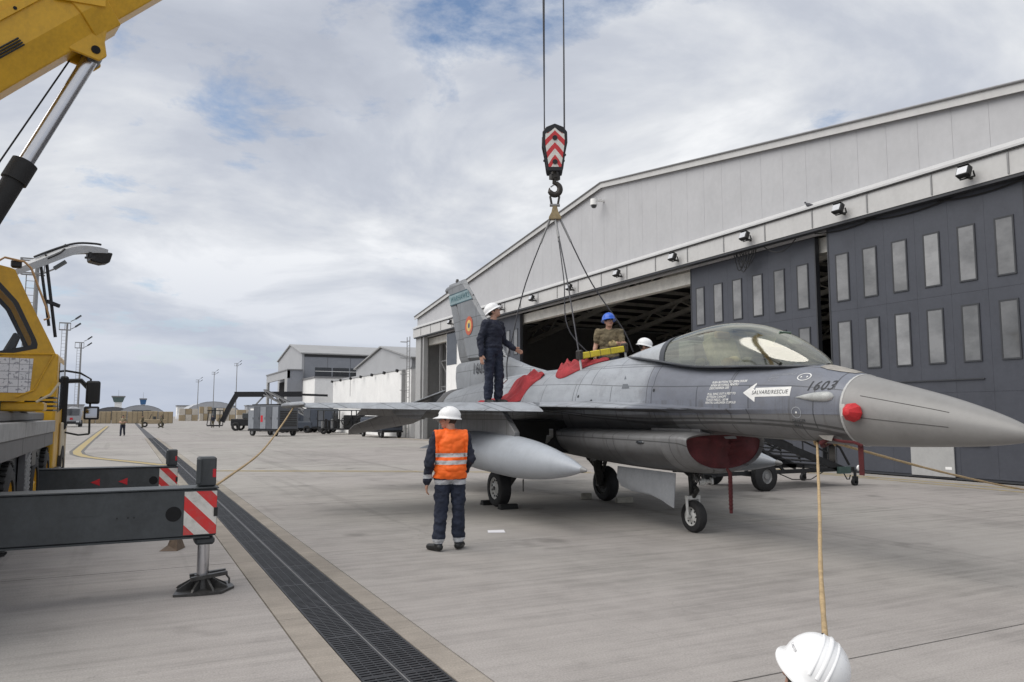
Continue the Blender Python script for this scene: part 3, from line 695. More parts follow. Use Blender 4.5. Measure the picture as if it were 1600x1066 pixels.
# --- canopy
def canopy():
    g = NT('canopy glass'); t = g.t; t.nodes.remove(g.p); out = t.nodes['Material Output']
    tr = g.n('ShaderNodeBsdfTransparent'); tr.inputs[0].default_value = (.90, .95, .86, 1)
    gl = g.n('ShaderNodeBsdfGlossy'); gl.inputs['Roughness'].default_value = .07; gl.inputs[0].default_value = (1, .98, .9, 1)
    fr = g.n('ShaderNodeFresnel'); fr.inputs[0].default_value = 1.9
    f2 = g.math('ADD', g.math('MULTIPLY', fr.outputs[0], 1.1), .10, clamp=True)
    mx = g.n('ShaderNodeMixShader'); g.l(f2, mx.inputs[0]); g.l(tr.outputs[0], mx.inputs[1]); g.l(gl.outputs[0], mx.inputs[2]); df = g.n('ShaderNodeBsdfDiffuse'); df.inputs[0].default_value = (.52, .58, .46, 1); m2 = g.n('ShaderNodeMixShader'); g.l(g.ramp(g.noise(2.2, 5, .6, g.map((1, 1, 3))), [(.35, .0), (.7, .12)]), m2.inputs[0]); g.l(mx.outputs[0], m2.inputs[1]); g.l(df.outputs[0], m2.inputs[2]); g.l(m2.outputs[0], out.inputs[0])
    gm = g.mat
    top = [(2.30, 2.30, .06, 2.27), (2.42, 2.40, .20, 2.27), (2.6, 2.53, .30, 2.275), (2.9, 2.70, .385, 2.29), (3.3, 2.855, .43, 2.31), (3.7, 2.935, .45, 2.325), (4.1, 2.955, .455, 2.35), (4.5, 2.925, .455, 2.40), (4.9, 2.865, .45, 2.47), (5.3, 2.79, .43, 2.53), (5.7, 2.725, .36, 2.585), (6.15, 2.67, .18, 2.63)]
    def ring(s, grow=0., n=22):
        zt, w, zs = interp(top, s); out = []
        for k in range(n+1):
            a = math.pi*k/n; out.append(A(s, -(w+grow)*math.copysign(abs(math.cos(a))**.9, math.cos(a)), zs+(zt-zs+grow)*math.sin(a)**.85))
        return out
    ss = [2.30+.01*i*i for i in range(7)]+[2.8+.1*i for i in range(21)]+[4.86]
    MB().loft([ring(s) for s in ss], closed=False).build('canopy', gm, jet, 80, nofix=True)
    MB().loft([ring(4.98+.06*i) for i in range(20)], closed=False).build('aft_canopy', M('milky aft glazing', (.38, .40, .42), .12, var=.12, spec=.8), jet, 80, nofix=True)
    def band(a, b, g0, name, mat):
        ro = [ring(a, g0), ring(b, g0)]; ri = [ring(b, -.02), ring(a, -.02)]
        MB().loft(ro+ri+[ro[0]], closed=False).build(name, mat, jet, 50)
    m_fr = M('canopy frame', (.06, .065, .075), .45)
    band(4.86, 4.97, .012, 'canopy_bow', m_fr)
    for sg in (-1, 1):
        MB().pipe([A(s, sg*(interp(top, s)[1]+.008), interp(top, s)[2]+.0) for s in [2.33+.15*i for i in range(26)]], .016, 6).build('sill_rail', m_fr, jet, 60)
    # cockpit
    m_ck = M('cockpit grey', (.22, .23, .22), .7); m_seat = M('seat olive', (.26, .24, .15), .85, var=.3, scale=12)
    MB().loft([[A(s, x*interp(top, s)[1]*.93, interp(top, s)[2]+.012) for x in (-1, 1)] for s in (2.45, 3.0, 3.5, 4.0, 4.5, 4.85)], closed=False).build('cockpit_floor', m_ck, jet)
    MB().loft([[A(s, w*x, 2.33+h*z) for x, z in ((-1, 0), (-.8, .8), (-.4, 1), (.4, 1), (.8, .8), (1, 0))] for s, w, h in ((2.62, .25, .12), (2.9, .33, .2), (3.2, .36, .24), (3.3, .3, .2))]).build('glare_shield', m_black, jet, 40)
    MB().box(A(3.02, 0, 2.66), (.2, .012, .2), Matrix.Rotation(R_(35), 3, 'X')).build('head_up_display', M('display glass', (.1, .16, .12), .1), jet)
    MB().pipe([A(2.72+.62*math.sin(a)**.8, -.36*math.cos(a), 2.31+.46*math.sin(a)) for a in [math.pi*i/24 for i in range(25)]], .02, 8).build('arch_reflection', M('arch olive', (.045, .045, .035), .6), jet, 60)  # hoop added in place of an arched reflection in the canopy
    st = MB().box(A(4.12, 0, 2.52), (.46, .2, .5), Matrix.Rotation(R_(-22), 3, 'X')).box(A(4.25, 0, 2.76), (.30, .22, .18)).build('ejection_seat', m_seat, jet, bevel=.03, seg=2)
    MB().box(A(4.13, 0, 2.80), (.26, .06, .12)).build('head_pad', M('tan pad', (.38, .27, .14), .9), st, bevel=.02)
    for dx, s, z, c in ((-.25, 3.75, 2.39, (.42, .3, .15)), (-.1, 3.8, 2.42, (.30, .24, .12)), (.1, 3.7, 2.4, (.36, .28, .17)), (-.28, 4.25, 2.42, (.2, .18, .1)), (.22, 3.55, 2.38, (.1, .1, .1)), (-.2, 3.45, 2.38, (.22, .2, .14))):
        MB().ball(A(s, dx, z), (.07, .12, .07), 10).build('harness_pad', M('webbing', c, .9, var=.3), jet, 60)
    MB().box(A(4.55, 0, 2.58), (.62, .34, .26)).box(A(4.7, 0, 2.7), (.45, .25, .14)).build('aft_bulkhead', m_ck, jet, bevel=.02)
canopy()
# --- tanks and pylons
def tank(sg):
    d = sg*1.8; o = A(4.88, d, .94); e = A(10.5, d, 1.17); L = (e-o).length; dr = (e-o)
    pr = []
    for i in range(41):
        t = i/40; r = .338*((1-(1-t/.44)**2)**.86 if t < .44 else 1 if t < .58 else math.cos(math.pi*.5*(t-.58)/.425)**.8); pr.append((t*L, max(r, .006)))
    tk = MB().lathe(o, dr, pr, 40).build('drop_tank', m_tank, jet, 50)
    MB().lathe(o+dr.normalized()*(-.03), dr, [(0, .008), (.03, .028), (.11, .045)], 16).build('tank_nose_cap', m_steel, tk, 50)
    MB().tube(o+dr*.33+V((0, 0, -.33)), o+dr*.33+V((0, 0, -.52)), .012, n=6).build('drain_mast', m_gearm, tk)
    plate('tank_fin', [e+V((0, -.9, .1)), e+V((sg*.1, -.3, .02)), e+V((sg*.45, -.2, -.12)), e+V((sg*.4, -.55, -.1))], .02, (0, .2, 1), m_tank, tk)
    MB().loft([[A(s, d+x*.05, z) for x, z in ((-1, z0), (1, z0), (1, z1), (-1, z1))] for s, z0, z1 in ((6.95, 1.34, 1.42), (7.5, 1.33, 1.83), (9.2, 1.38, 1.84), (9.9, 1.42, 1.82))]).build('pylon', m_skin, jet, 30, bevel=.01)
for sg in (-1, 1): tank(sg)
def small_pylons():
    for d in (-2.9, 2.9): MB().loft([[A(s, d+x*.045, z) for x, z in ((-1, z0), (1, z0), (1, z1), (-1, z1))] for s, z0, z1 in ((8.05, 1.76, 1.83), (8.4, 1.62, 1.84), (9.6, 1.66, 1.84), (9.9, 1.74, 1.84))]).build('pylon', m_skin, jet, 30)
small_pylons()
# --- landing gear
def wheel(c, ax, R, w, holes, hubmat, parent, name='wheel'):
    c = V(c); ax = V(ax).normalized()
    wh = MB().lathe(c-ax*w/2, ax, [(.0, R*.60), (.0, R*.80), (w*.08, R*.93), (w*.25, R*.99), (w*.5, R), (w*.75, R*.99), (w*.92, R*.93), (w, R*.80), (w, R*.60)], 40, closed=True).build(name, m_tyre, parent, 35)
    mb = MB().lathe(c-ax*w*.42, ax, [(0, .02), (0, R*.22), (w*.02, R*.26), (w*.12, R*.35), (w*.12, R*.5), (w*.0, R*.58), (w*.08, R*.625), (w*.8, R*.625), (w*.84, R*.58), (w*.72, R*.5), (w*.72, R*.3), (w*.84, R*.2), (w*.84, .02)], 32)
    rim = mb.build('rim', hubmat, wh, 35)
    x = ax.orthogonal().normalized(); y = ax.cross(x)
    for side in (-1, 1):
        for k in range(holes):
            t = 2*math.pi*k/holes; p = c+(x*math.cos(t)+y*math.sin(t))*R*.425+ax*side*w*.33
            MB().tube(p-ax*side*.01, p+ax*side*.004, R*.055, n=8).build('rim_hole', m_black, rim)
    MB().tube(c-ax*w*.5, c+ax*w*.5, R*.11, n=12).build('hub', m_gearm, rim)
    return wh
def gear():
    # nose leg
    ng = thing_part('nose_gear', jet)
    c = V((AX, 8.98, .23)); wheel(c, (1, 0, 0), .23, .145, 8, m_gearw, ng)
    MB().tube((AX-.11, 8.98, .23), (AX-.11, 9.0, .50), .022).tube((AX+.11, 8.98, .23), (AX+.11, 9.0, .50), .022).bar((AX-.12, 9.0, .5), (AX+.12, 9.0, .5), .06, .05).tube((AX-.13, 8.98, .23), (AX+.13, 8.98, .23), .025).build('fork', m_gearw, ng, 40)
    MB().tube((AX, 9.0, .5), (AX, 9.04, 1.2), .048).build('strut', m_gearm, ng, 40)
    MB().tube((AX, 9.0, .5), (AX, 9.012, .66), .034).build('oleo', m_chrome, ng, 40)
    MB().bar((AX, 9.02, .72), (AX-.02, 8.86, .62), .05, .03).bar((AX-.02, 8.86, .62), (AX, 8.98, .5), .05, .03).tube((AX, 9.03, .8), (AX, 9.75, 1.15), .03).box((AX-.02, 8.93, .80), (.13, .12, .1)).box((AX+.02, 8.90, .92), (.1, .1, .09)).build('drag_brace', m_gearm, ng, 40)
    for k in range(5): MB().pipe([(AX-.06+.02*k, 8.95, 1.0), (AX-.1+.03*k, 8.90-.02*k, .85), (AX-.07+.02*k, 8.93, .68), (AX-.05, 8.97, .55)], .009, 5).build('hose', m_black, ng)
    MB().lathe((AX+.06, 8.92, .72), (.9, -.5, .1), [(0, .05), (.08, .055), (.1, .03), (.16, .03), (.165, .055), (.2, .05)], 14).build('taxi_light', m_gearw, ng, 40)
    dm = M('gear door grey', (.22, .23, .245), .45, var=.1, scale=4, grime=.2)
    pts = [(-.18, 8.95, .86), (-.18, 9.0, .36), (-.19, 9.15, .42), (-.2, 9.5, .50), (-.2, 10.0, .52), (-.2, 10.3, .58), (-.19, 10.42, .70), (-.185, 10.40, .88)]
    plate('nose_gear_door', [V((AX-.16+a, y, z)) for a, y, z in pts], .035, (1, 0, 0), dm)
    # main legs
    for sg in (-1, 1):
        mg = thing_part('main_gear', jet)
        c = V((AX+sg*1.18, 13.08, .345)); wheel(c, (1, 0, 0), .345, .23, 12, m_gearw if sg < 0 else m_gearm, mg)
        MB().tube(c+V((-sg*.12, 0, 0)), (AX+sg*.62, 12.65, 1.25), .085, .10).tube((AX+sg*.98, 13.0, .6), (AX+sg*.55, 13.3, 1.25), .045).box((AX+sg*.8, 12.82, .92), (.16, .2, .22)).build('leg', m_gearm, mg, 40)
        MB().tube(c+V((-sg*.12, 0, 0)), c+V((-sg*.26, -.17, .32)), .06).build('oleo', m_chrome, mg, 40)
        MB().tube(c+V((-sg*.2, 0, 0)), c+V((sg*.05, 0, 0)), .06).build('axle', m_gearm, mg, 40)
        MB().tube((AX+sg*1.0, 12.9, .6), (AX+sg*.6, 12.0, 1.15), .028).tube((AX+sg*.95, 12.8, .75), (AX+sg*.62, 12.1, 1.2), .02).build('drag_brace', m_gearm, mg, 40)
        for k in range(3): MB().pipe([(AX+sg*(.7+.05*k), 12.6, 1.2), (AX+sg*(.85+.05*k), 12.7, .9), (AX+sg*1.02, 12.95, .5)], .01, 5).build('hose', m_black, mg)
        plate('main_gear_door', [V((AX+sg*.80, 12.1, 1.22)), V((AX+sg*.80, 13.6, 1.2)), V((AX+sg*1.02, 13.5, .78)), V((AX+sg*1.0, 12.35, .8))], .03, (1, 0, sg*.5), dm)
        MB().bar((AX+sg*.70, 11.95, 1.18), (AX+sg*.98, 11.45, 1.45), .07, .025).bar((AX+sg*.66, 12.2, 1.06), (AX+sg*.93, 11.62, 1.34), .07, .025).build('door_strut', m_steel, mg); xbox((AX+sg*.45, 11.6, 1.05), (AX+sg*.82, 13.6, 1.6)).build('wheel_well_shade', m_dark, mg)  # solid near-black block added for the shade of the gear recess
def thing_part(name, parent):
    o = bpy.data.objects.new(name, None); COL.objects.link(o); o.parent = parent; o.empty_display_size = .1; return o
gear()
# --- paint and fittings on the skin, wrapped to the fuselage
def bvh_of(o):
    me = o.data; off = ORG(o)
    return BVHTree.FromPolygons([tuple(v.co+off) for v in me.vertices], [tuple(p.vertices) for p in me.polygons])
FB = bvh_of(fus)
def wrapx(y, z, lift=.004, x0=0.):
    h = FB.ray_cast(V((x0, y, z)), V((1, 0, 0)))
    return V((h[0].x-lift, y, z)) if h[0] is not None else None
def decal(name, tris2d, origin, mat, lift=.004, slope=0.):
    """tris2d: (verts2d, faces); u to the nose (-y) reversed so it reads from starboard"""
    vs, fs = tris2d; out = []
    for u, v in vs:
        y = origin[0]-u; z = origin[1]+v-slope*u
        p = wrapx(y, z, lift) or V((AX-.5, y, z)); out.append(p)
    return MB().add(out, fs).build(name, mat, jet, nofix=True)
def text2d(txt, size, bold=0., shear=0., spacing=1., fine=True):
    cu = bpy.data.curves.new('t', 'FONT'); cu.body = txt; cu.size = size; cu.offset = bold; cu.shear = shear; cu.space_character = spacing; cu.resolution_u = 3
    o = bpy.data.objects.new('t', cu); COL.objects.link(o); dg = bpy.context.evaluated_depsgraph_get(); dg.update()
    me = bpy.data.meshes.new_from_object(o.evaluated_get(dg)); bpy.data.objects.remove(o); bpy.data.curves.remove(cu)
    bm = bmesh.new(); bm.from_mesh(me); bmesh.ops.triangulate(bm, faces=bm.faces)
    if fine: bmesh.ops.subdivide_edges(bm, edges=[e for e in bm.edges if e.calc_length() > .05], cuts=1); bmesh.ops.triangulate(bm, faces=bm.faces)
    vs = [(v.co.x, v.co.y) for v in bm.verts]; fs = [tuple(v.index for v in f.verts) for f in bm.faces]; bm.free(); bpy.data.meshes.remove(me)
    return vs, fs
def grid2d(poly_fn, nu, nv, u0, u1, v0, v1):
    vs = [(u0+(u1-u0)*i/nu, v0+(v1-v0)*j/nv) for j in range(nv+1) for i in range(nu+1)]
    return vs, [(j*(nu+1)+i, j*(nu+1)+i+1, (j+1)*(nu+1)+i+1, (j+1)*(nu+1)+i) for j in range(nv) for i in range(nu)]
m_mark = M('dark marking', (.02, .022, .028), .6, var=.1); m_wmark = M('white marking', (.72, .72, .70), .55, var=.1, scale=10)
def markings():
    decal('serial_number', text2d('1603', .150, .0022, .28, 1.15), (6.42, 1.972), m_mark)
    a = .045
    decal('rescue_arrow', grid2d(None, 14, 4, 0, .53, -.055, .055), (7.14, 1.968), m_wmark, .003)
    n = 8; vs = []; fs = []
    for i in range(n+1):
        u = -.20+.20*i/n; h = .118*i/n
        vs += [(u, -h), (u, 0), (u, h)]
        if i: k = 3*(i-1); fs += [(k, k+3, k+4, k+1), (k+1, k+4, k+5, k+2)]
    decal('rescue_arrow', (vs, fs), (7.14, 1.968), m_wmark, .003)
    decal('rescue_lettering', text2d('SALVARE/RESCUE', .066, 0, .1, 1.08), (7.19, 1.945), m_mark, .006)
    for k, tx in enumerate(['PUSH BUTTON TO OPEN DOOR', 'APASA BUTONUL PENTRU', 'DESCHIDEREA USII', '', 'PULL RING OUT 6 FEET TO', 'JETTISON CANOPY', 'TRAGE INELUL 1,83 M', 'PENTRU LARGAREA CUPOLEI']):
        if tx: decal('instruction_lettering', text2d(tx, .040, .0010, .2, 1.06, False), (7.93+.012*k, 2.105-.038*k), m_wmark)
    m_faint = M('faint marking', (.30, .31, .33), .6)
    for k, tx in enumerate(['GROUND RECEPTACLE', 'CANOPY', 'ACCESS']): decal('faint_lettering', text2d(tx, .035, 0, 0, 1., False), (6.98-.0*k, 2.165-.035*k), m_faint)
    def ringd(c, r0, r1, n=28, sx=1.):
        vs = []; fs = []
        for i in range(n):
            t = 2*math.pi*i/n; vs += [(c[0]+sx*r0*math.cos(t), c[1]+r0*math.sin(t)), (c[0]+sx*r1*math.cos(t), c[1]+r1*math.sin(t))]
        for i in range(n): j = (i+1) % n; fs.append((2*i, 2*i+1, 2*j+1, 2*j))
        return vs, fs
    decal('ring_mark', ringd((0, 0), .058, .066), (6.52, 1.72), m_faint); decal('ring_mark', ringd((0, 0), .0, .012), (6.52, 1.72), m_wmark)
    decal('ring_mark', ringd((0, 0), .038, .044, sx=1.9), (6.50, 2.135), m_wmark)
    for du in (-.035, .035): decal('ring_mark', ringd((0, 0), .0, .013, 3), (6.50+du, 2.135), m_wmark)
    for tx, k in (('DANGER', 0), ('SEAT', 1)): decal('faint_lettering', text2d(tx, .045, 0, 0, 1., False), (6.60, 1.61-.05*k), m_mark)
    # blister fairing under the number, red probe cover
    mb = MB(); rings = []
    for i in range(21):
        t = i/20; s = 6.53-.48*t; r = .058*(math.sin(math.pi*min(t*.62, 1))**.9 if t < .8 else math.sin(math.pi*.496)*math.sqrt(max(0, 1-((t-.8)/.2)**2)))
        c = wrapx(s, 1.895) or V((6.95, s, 1.895)); rings.append([c+V((-max(r, .001)*math.cos(a)*.9, 0, max(r, .001)*math.sin(a))) for a in [2*math.pi*k/14 for k in range(14)]])
    mb.loft(rings).build('blister_fairing', M('pale fairing', (.40, .41, .40), .3, grime=.2, scale=12), jet, 60)
    c = V((AX-.435, 5.80, 1.715))
    MB().lathe(c+V((.03, 0, 0)), (-1, -.15, .05), [(0, .085), (.03, .105), (.08, .10), (.14, .06), (.17, .04), (.18, .01)], 9).build('probe_cover', m_redb, jet, 30)
    MB().box(c+V((-.02, .1, .03)), (.03, .05, .13)).build('cover_tie', m_gearw, jet)
    MB().pipe([A(2.05, -.30, 1.42), A(1.88, -.34, 1.40), A(1.7, -.36, 1.395), A(1.62, -.33, 1.36)], .017, 6).build('cover_strap', m_dred, jet)
    MB().bar((AX-.30, 5.83, 1.36), (AX-.285, 5.84, 1.04), .006, .065, up=(0, 1, 0)).build('red_streamer', m_dred, jet)
    MB().pipe([A(2.1, -.28, 1.42), A(2.2, -.3, 1.37), A(2.25, -.2, 1.34), A(2.45, 0, 1.33), A(2.5, .2, 1.36)], [.02, .03, .025, .03, .02], 7).build('tie_down_strap', m_dred, jet)
    plate('static_vane', [A(1.97, -.36, 1.46), A(2.16, -.375, 1.46), A(2.10, -.37, 1.42), A(2.0, -.36, 1.40)], .01, (1, 0, .3), M('vane', (.25, .24, .22), .4), jet)
    # small dark triangle and access dots on the strake
    decal('triangle_mark', ([(0, 0), (.18, .0), (.0, .2)], [(0, 1, 2)]), (9.85, 2.1), m_skin2 := M('dark patch', (.10, .11, .125), .5), .006)
    for y, z in ((10.9, 2.0), (10.55, 1.92), (9.1, 2.05)):
        decal('access_mark', ringd((0, 0), 0, .025, 10), (y, z), m_mark)
    # walkway panel in front of the windscreen
    MB().loft([[A(s, x*w, interp(FUS, s)[0]-.42*(x*w)**2*2.2+.006) for x in (-1, -.5, 0, .5, 1)] for s, w in ((1.86, .10), (2.0, .17), (2.15, .2), (2.28, .18))], closed=False).build('avionics_panel', M('worn panel', (.30, .28, .25), .6, var=.3, scale=8), jet, 60, nofix=True)
    # fin: roundel, number, band
    def fin_disc(r0, r1, mat, lift, c=(17.12, 3.87), n=36):
        vs = []; fs = []
        for i in range(n):
            t = 2*math.pi*i/n
            for r in (r0, r1): vs.append((AX-.072-lift, c[0]-r*math.cos(t), c[1]+r*math.sin(t)))
        for i in range(n): j = (i+1) % n; fs.append((2*i, 2*i+1, 2*j+1, 2*j))
        MB().add(vs, fs).build('roundel', mat, jet, nofix=True)
    fin_disc(.0, .066, M('roundel blue', (.07, .10, .14), .5), .004); fin_disc(.066, .14, M('roundel yellow', (.62, .42, .12), .5), .004); fin_disc(.14, .23, M('roundel red', (.45, .09, .04), .5), .004)
    vs, fs = text2d('1603', .36, .002, .12, 1.1); MB().add([(AX-.205, 16.60-u*.98, 2.66+v) for u, v in vs], fs).build('tail_number', m_mark, jet, nofix=True)
    def finquad(z0, z1, ins, mat, lift, name):
        te = lambda z: 13.58+(z-2.99)*.425+AY-.03; le = lambda z: 10.95+(z-2.95)*1.129+AY+.06
        MB().add([(AX-.066-lift, le(z0)+ins, z0), (AX-.066-lift, te(z0), z0), (AX-.066-lift, te(z1), z1), (AX-.066-lift, le(z1)+ins, z1)], [(0, 1, 2, 3)]).build(name, mat, jet, nofix=True)
    finquad(4.50, 4.80, 0, M('teal band', (.20, .28, .30), .5), .004, 'fin_band'); finquad(4.775, 4.80, 0, M('dark teal', (.02, .06, .08), .5), .006, 'fin_band_edge'); finquad(4.50, 4.525, 0, M('dark teal edge', (.02, .06, .08), .5), .006, 'fin_band_edge')
    vs, fs = text2d('WARHAWKS', .20, .002, 0, 1.05); MB().add([(AX-.074, 18.32-u, 4.585+v) for u, v in vs], fs).build('fin_lettering', M('dark teal letters', (.03, .10, .12), .5), jet, nofix=True)
markings()
# --- red cloth covers lying on the back of the jet
def cloth(name, label, path, widths, mat=m_red, cat='cover', seed=0):
    """crumpled cloth heap draped over the fuselage: path of (s, dx) with half widths"""
    rnd = random.Random(seed); rows = []
    def top(y, x):
        h = FB.ray_cast(V((x, y, 4)), V((0, 0, -1))); return h[0].z if h[0] is not None else 1.9
    n = len(path); K = 20; NL = (n-1)*9
    P = [interp([(i, *p) for i, p in enumerate(path)], NLi*(n-1)/NL) for NLi in range(NL+1)]
    W = [interp([(i, w, h) for i, (w, h) in enumerate(widths)], NLi*(n-1)/NL) for NLi in range(NL+1)]
    for i, (s, dx) in enumerate(P):
        j0, j1 = max(i-1, 0), min(i+1, NL); d = V((P[j1][1]-P[j0][1], P[j1][0]-P[j0][0], 0)).normalized(); nn = V((-d.y, d.x, 0)); row = []
        for k in range(K+1):
            f = k/K*2-1; x = AX+dx+nn.x*f*W[i][0]; y = AY+s+nn.y*f*W[i][0]; e = max(0, 1-f*f)
            z = top(y, x)+.012+W[i][1]*e**.6*(.66+.34*math.sin(f*7+i*.8+seed))+.07*e*abs(mnoise.noise(V((x*6, y*6, seed))))+.05*e*(1-abs(mnoise.noise(V((x*11, y*11, seed+9)))))*W[i][1]*6+.025*e*math.sin(13*f+3*mnoise.noise(V((x*3, y*3, seed+4))))
            row.append(V((x, y, z)))
        rows.append(row)
    o = MB().loft(rows, closed=False).build(name, mat, None, 180, loc=(AX+path[0][1], AY+path[0][0], 2.0), nofix=True)
    sd = o.modifiers.new('thick', 'SOLIDIFY'); sd.thickness = .015; sd.offset = 1; ss_ = o.modifiers.new('soft', 'SUBSURF'); ss_.levels = 1; ss_.render_levels = 1
    return tag(o, label, cat, None)
cloth('cloth_cover', 'long crumpled red cloth cover lying by the feet of the man on the wing', [(9.5, -1.4), (9.25, -1.12), (8.95, -.86), (8.6, -.68), (8.3, -.58)], [(.08, .03), (.17, .08), (.23, .13), (.20, .13), (.06, .04)], seed=2)
cloth('cloth_cover', 'bunched red cloth cover hanging over the fuselage under the yellow bar', [(7.98, -.28), (7.75, -.42), (7.45, -.44), (7.15, -.28), (6.9, -.05)], [(.08, .06), (.19, .13), (.20, .13), (.12, .06), (.05, .03)], seed=5)
# ------------------------------------------------------------------ mobile crane
m_cy = M('crane yellow', (.60, .335, .014), .38, var=.12, scale=3, grime=.28)
m_cgrey = M('crane dark grey', (.050, .056, .060), .5, var=.2, scale=3, grime=.3)
m_cdeck = M('deck aluminium', (.30, .30, .30), .5, .2, var=.2, scale=5, grime=.4)
m_cside = M('carrier side grey', (.10, .10, .105), .5, var=.15, scale=3, grime=.3)
m_cream = M('cream panel', (.55, .47, .33), .5, var=.1, scale=4, grime=.2)
m_rub = M('black rubber', (.012, .012, .012), .7, var=.2)
CA = V((-2.45, 10.9, 0)); CU = (V((7.42, 13.0, 0))-CA).normalized(); CN = V((-CU.y, CU.x, 0))
def CP(d, off, z): return V((CA.x+CU.x*d+CN.x*off, CA.y+CU.y*d+CN.y*off, z))
crane = thing('mobile_crane', (-2.45, 11.6, 0), 'yellow mobile crane with raised boom and dark grey outriggers on the left', 'crane')
def stripes_mat(name, rot, sc, c1, c2, vec='pos'):
    t = NT(name); tc = t.n('ShaderNodeTexCoord'); w = t.n('ShaderNodeTexWave'); w.wave_type = 'BANDS'; w.bands_direction = 'X'; w.wave_profile = 'SIN'
    t.l(t.map((1, 1, 1), rot), w.inputs[0]); w.inputs['Scale'].default_value = sc
    f = t.math('GREATER_THAN', w.outputs[1], .5); d = t.ramp(t.noise(9, 6, .7), [(.45, 0.), (.75, .55)])
    return t.set(t.mix(d, t.mix(f, c1, c2), (.2, .18, .16)), .45)
def build_crane():
    X0, X1 = -3.75, -1.22
    # carrier: deck, side skirts, mudguards
    xbox((X0, 6.9, .75), (X1-.12, 18.9, 1.15)).build('chassis', m_cgrey, crane, bevel=.01)
    for a, b in ((6.4, 8.9), (8.92, 12.0), (12.02, 15.0), (15.02, 16.6)):
        xbox((X0, a, 1.39), (X1+.02, b, 1.60)).build('deck_edge', m_cdeck, crane, bevel=.01)
        xbox((X1-.30, a, 1.16), (X1-.005, b, 1.388)).build('side_skirt', m_cside, crane, bevel=.008)
        xbox((X0+.1, a+.05, 1.15), (X1-.31, b-.05, 1.389)).build('deck_frame', m_cgrey, crane)
    xbox((X0+.2, 8.2, 1.602), (X1-.15, 16.4, 1.74)).build('deck_plate', m_cside, crane, bevel=.02)
    xbox((X1-.5, 13.0, 1.742), (X1-.05, 13.9, 1.84)).build('deck_box', m_cdeck, crane, bevel=.01)
    # ribbed mudguard and steps between the axles
    mg = xbox((X1-.10, 12.55, .52), (X1-.02, 13.15, 1.16)).build('mudguard', m_cside, crane)
    for k in range(10): MB().box((X1-.012, 12.85, .55+.062*k), (.016, .58, .022), Matrix.Rotation(R_(12), 3, 'X')).build('rib', m_cdeck, mg)
    xbox((X1-.2, 13.2, .95), (X1-.005, 13.75, 1.30)).build('step_recess', m_black, crane)
    for y in (9.75, 11.25, 14.1, 16.0):
        for x in (X1-.21, X0+.21):
            c = V((x, y, .56)); w = MB().lathe(c-V((.19, 0, 0)), (1, 0, 0), [(.0, .34), (.0, .46), (.03, .53), (.1, .555), (.19, .56), (.28, .555), (.35, .53), (.38, .46), (.38, .34)], 36, closed=True).build('wheel', m_tyre, crane, 35)
            sd = 1 if x > -2 else -1
            MB().lathe(c-V((sd*.1, 0, 0)), (sd, 0, 0), [(0, .05), (0, .33), (.26, .345), (.27, .32), (.15, .29), (.13, .16), (.24, .14), (.28, .10), (.28, .02)], 24).build('rim', m_cy, w, 35)
            tr = MB()
            for k in range(36):
                a = 2*math.pi*k/36
                for s2 in (-1, 1): tr.box(c+V((s2*.105, math.cos(a)*.558, math.sin(a)*.558)), (.14, .03, .022), Matrix.Rotation(a+R_(90), 3, 'X')@Matrix.Rotation(R_(s2*14), 3, 'Z'))
            tr.build('tread', m_rub, w)
    # outriggers
    def outrigger(y, ztop, xe, h, first):
        b = xbox((X0+.3, y-.16, ztop-h), (xe, y+.16, ztop-.012)).build('outrigger_beam', m_cgrey, crane, bevel=.012)
        xbox((X0+.3, y-.175, ztop-.011), (xe+.01, y+.175, ztop)).build('top_flange', m_cgrey, b)
        xbox((X0+.3, y-.172, ztop-h-.016), (xe-.06, y+.172, ztop-h-.001)).build('bottom_flange', m_cgrey, b)
        xbox((xe-.295, y-.166, ztop-h+.02), (xe-.004, y-.1605, ztop-.035)).build('warning_plate', m_warn, b)
        MB().tube((xe-.385, y-.163, ztop-h*.52), (xe-.385, y-.14, ztop-h*.52), .07, n=24).build('pin_hole', m_dark, b)
        for q, zz in ((-.72, .46), (-.77, .46), (-.86, .46)): MB().tube((xe+q, y-.164, ztop-zz*h-.04), (xe+q, y-.155, ztop-zz*h-.04), .008, n=8).build('bolt', m_black, b)
        xbox((xe-.03, y-.172, ztop-h*.6), (xe+.005, y-.167, ztop-h*.42)).build('latch', m_black, b)
        MB().prism([V((xe-1.3, y-.1605, ztop-.05)), V((xe-1.24, y-.1605, ztop-.22)), V((xe-1.0, y-.1605, ztop-.22)), V((xe-.94, y-.1605, ztop-.05))], (0, -.002, 0)).build('weld_patch', m_cgrey, b)
        # jack tower, leg and float pad
        x = xe-.095
        tw = xbox((x-.085, y-.10, ztop+.001), (x+.085, y+.10, ztop+.285)).build('jack_tower', m_cgrey, b, bevel=.015)
        xbox((x-.10, y-.13, ztop+.03), (x-.055, y-.101, ztop+.27)).build('tower_rib', m_cgrey, tw, bevel=.006)
        xbox((x+.05, y-.104, ztop+.09), (x+.08, y-.1005, ztop+.17)).build('reflector', m_redrefl, tw)
        xbox((x-.09, y-.12, ztop-h-.09), (x+.09, y+.12, ztop-h-.017)).build('jack_collar', m_cgrey, b, bevel=.02)
        MB().tube((x, y, .13), (x, y, ztop-h-.05), .055, n=20).build('jack_rod', m_chrome, b, 40)
        pd = MB().prism([V((x-.27, y-.22, 0.001)), V((x-.05, y-.27, .001)), V((x+.15, y-.27, .001)), V((x+.29, y-.05, .001)), V((x+.27, y+.22, .001)), V((x-.18, y+.27, .001))], (0, 0, .022)).build('float_pad', m_gearm, b)
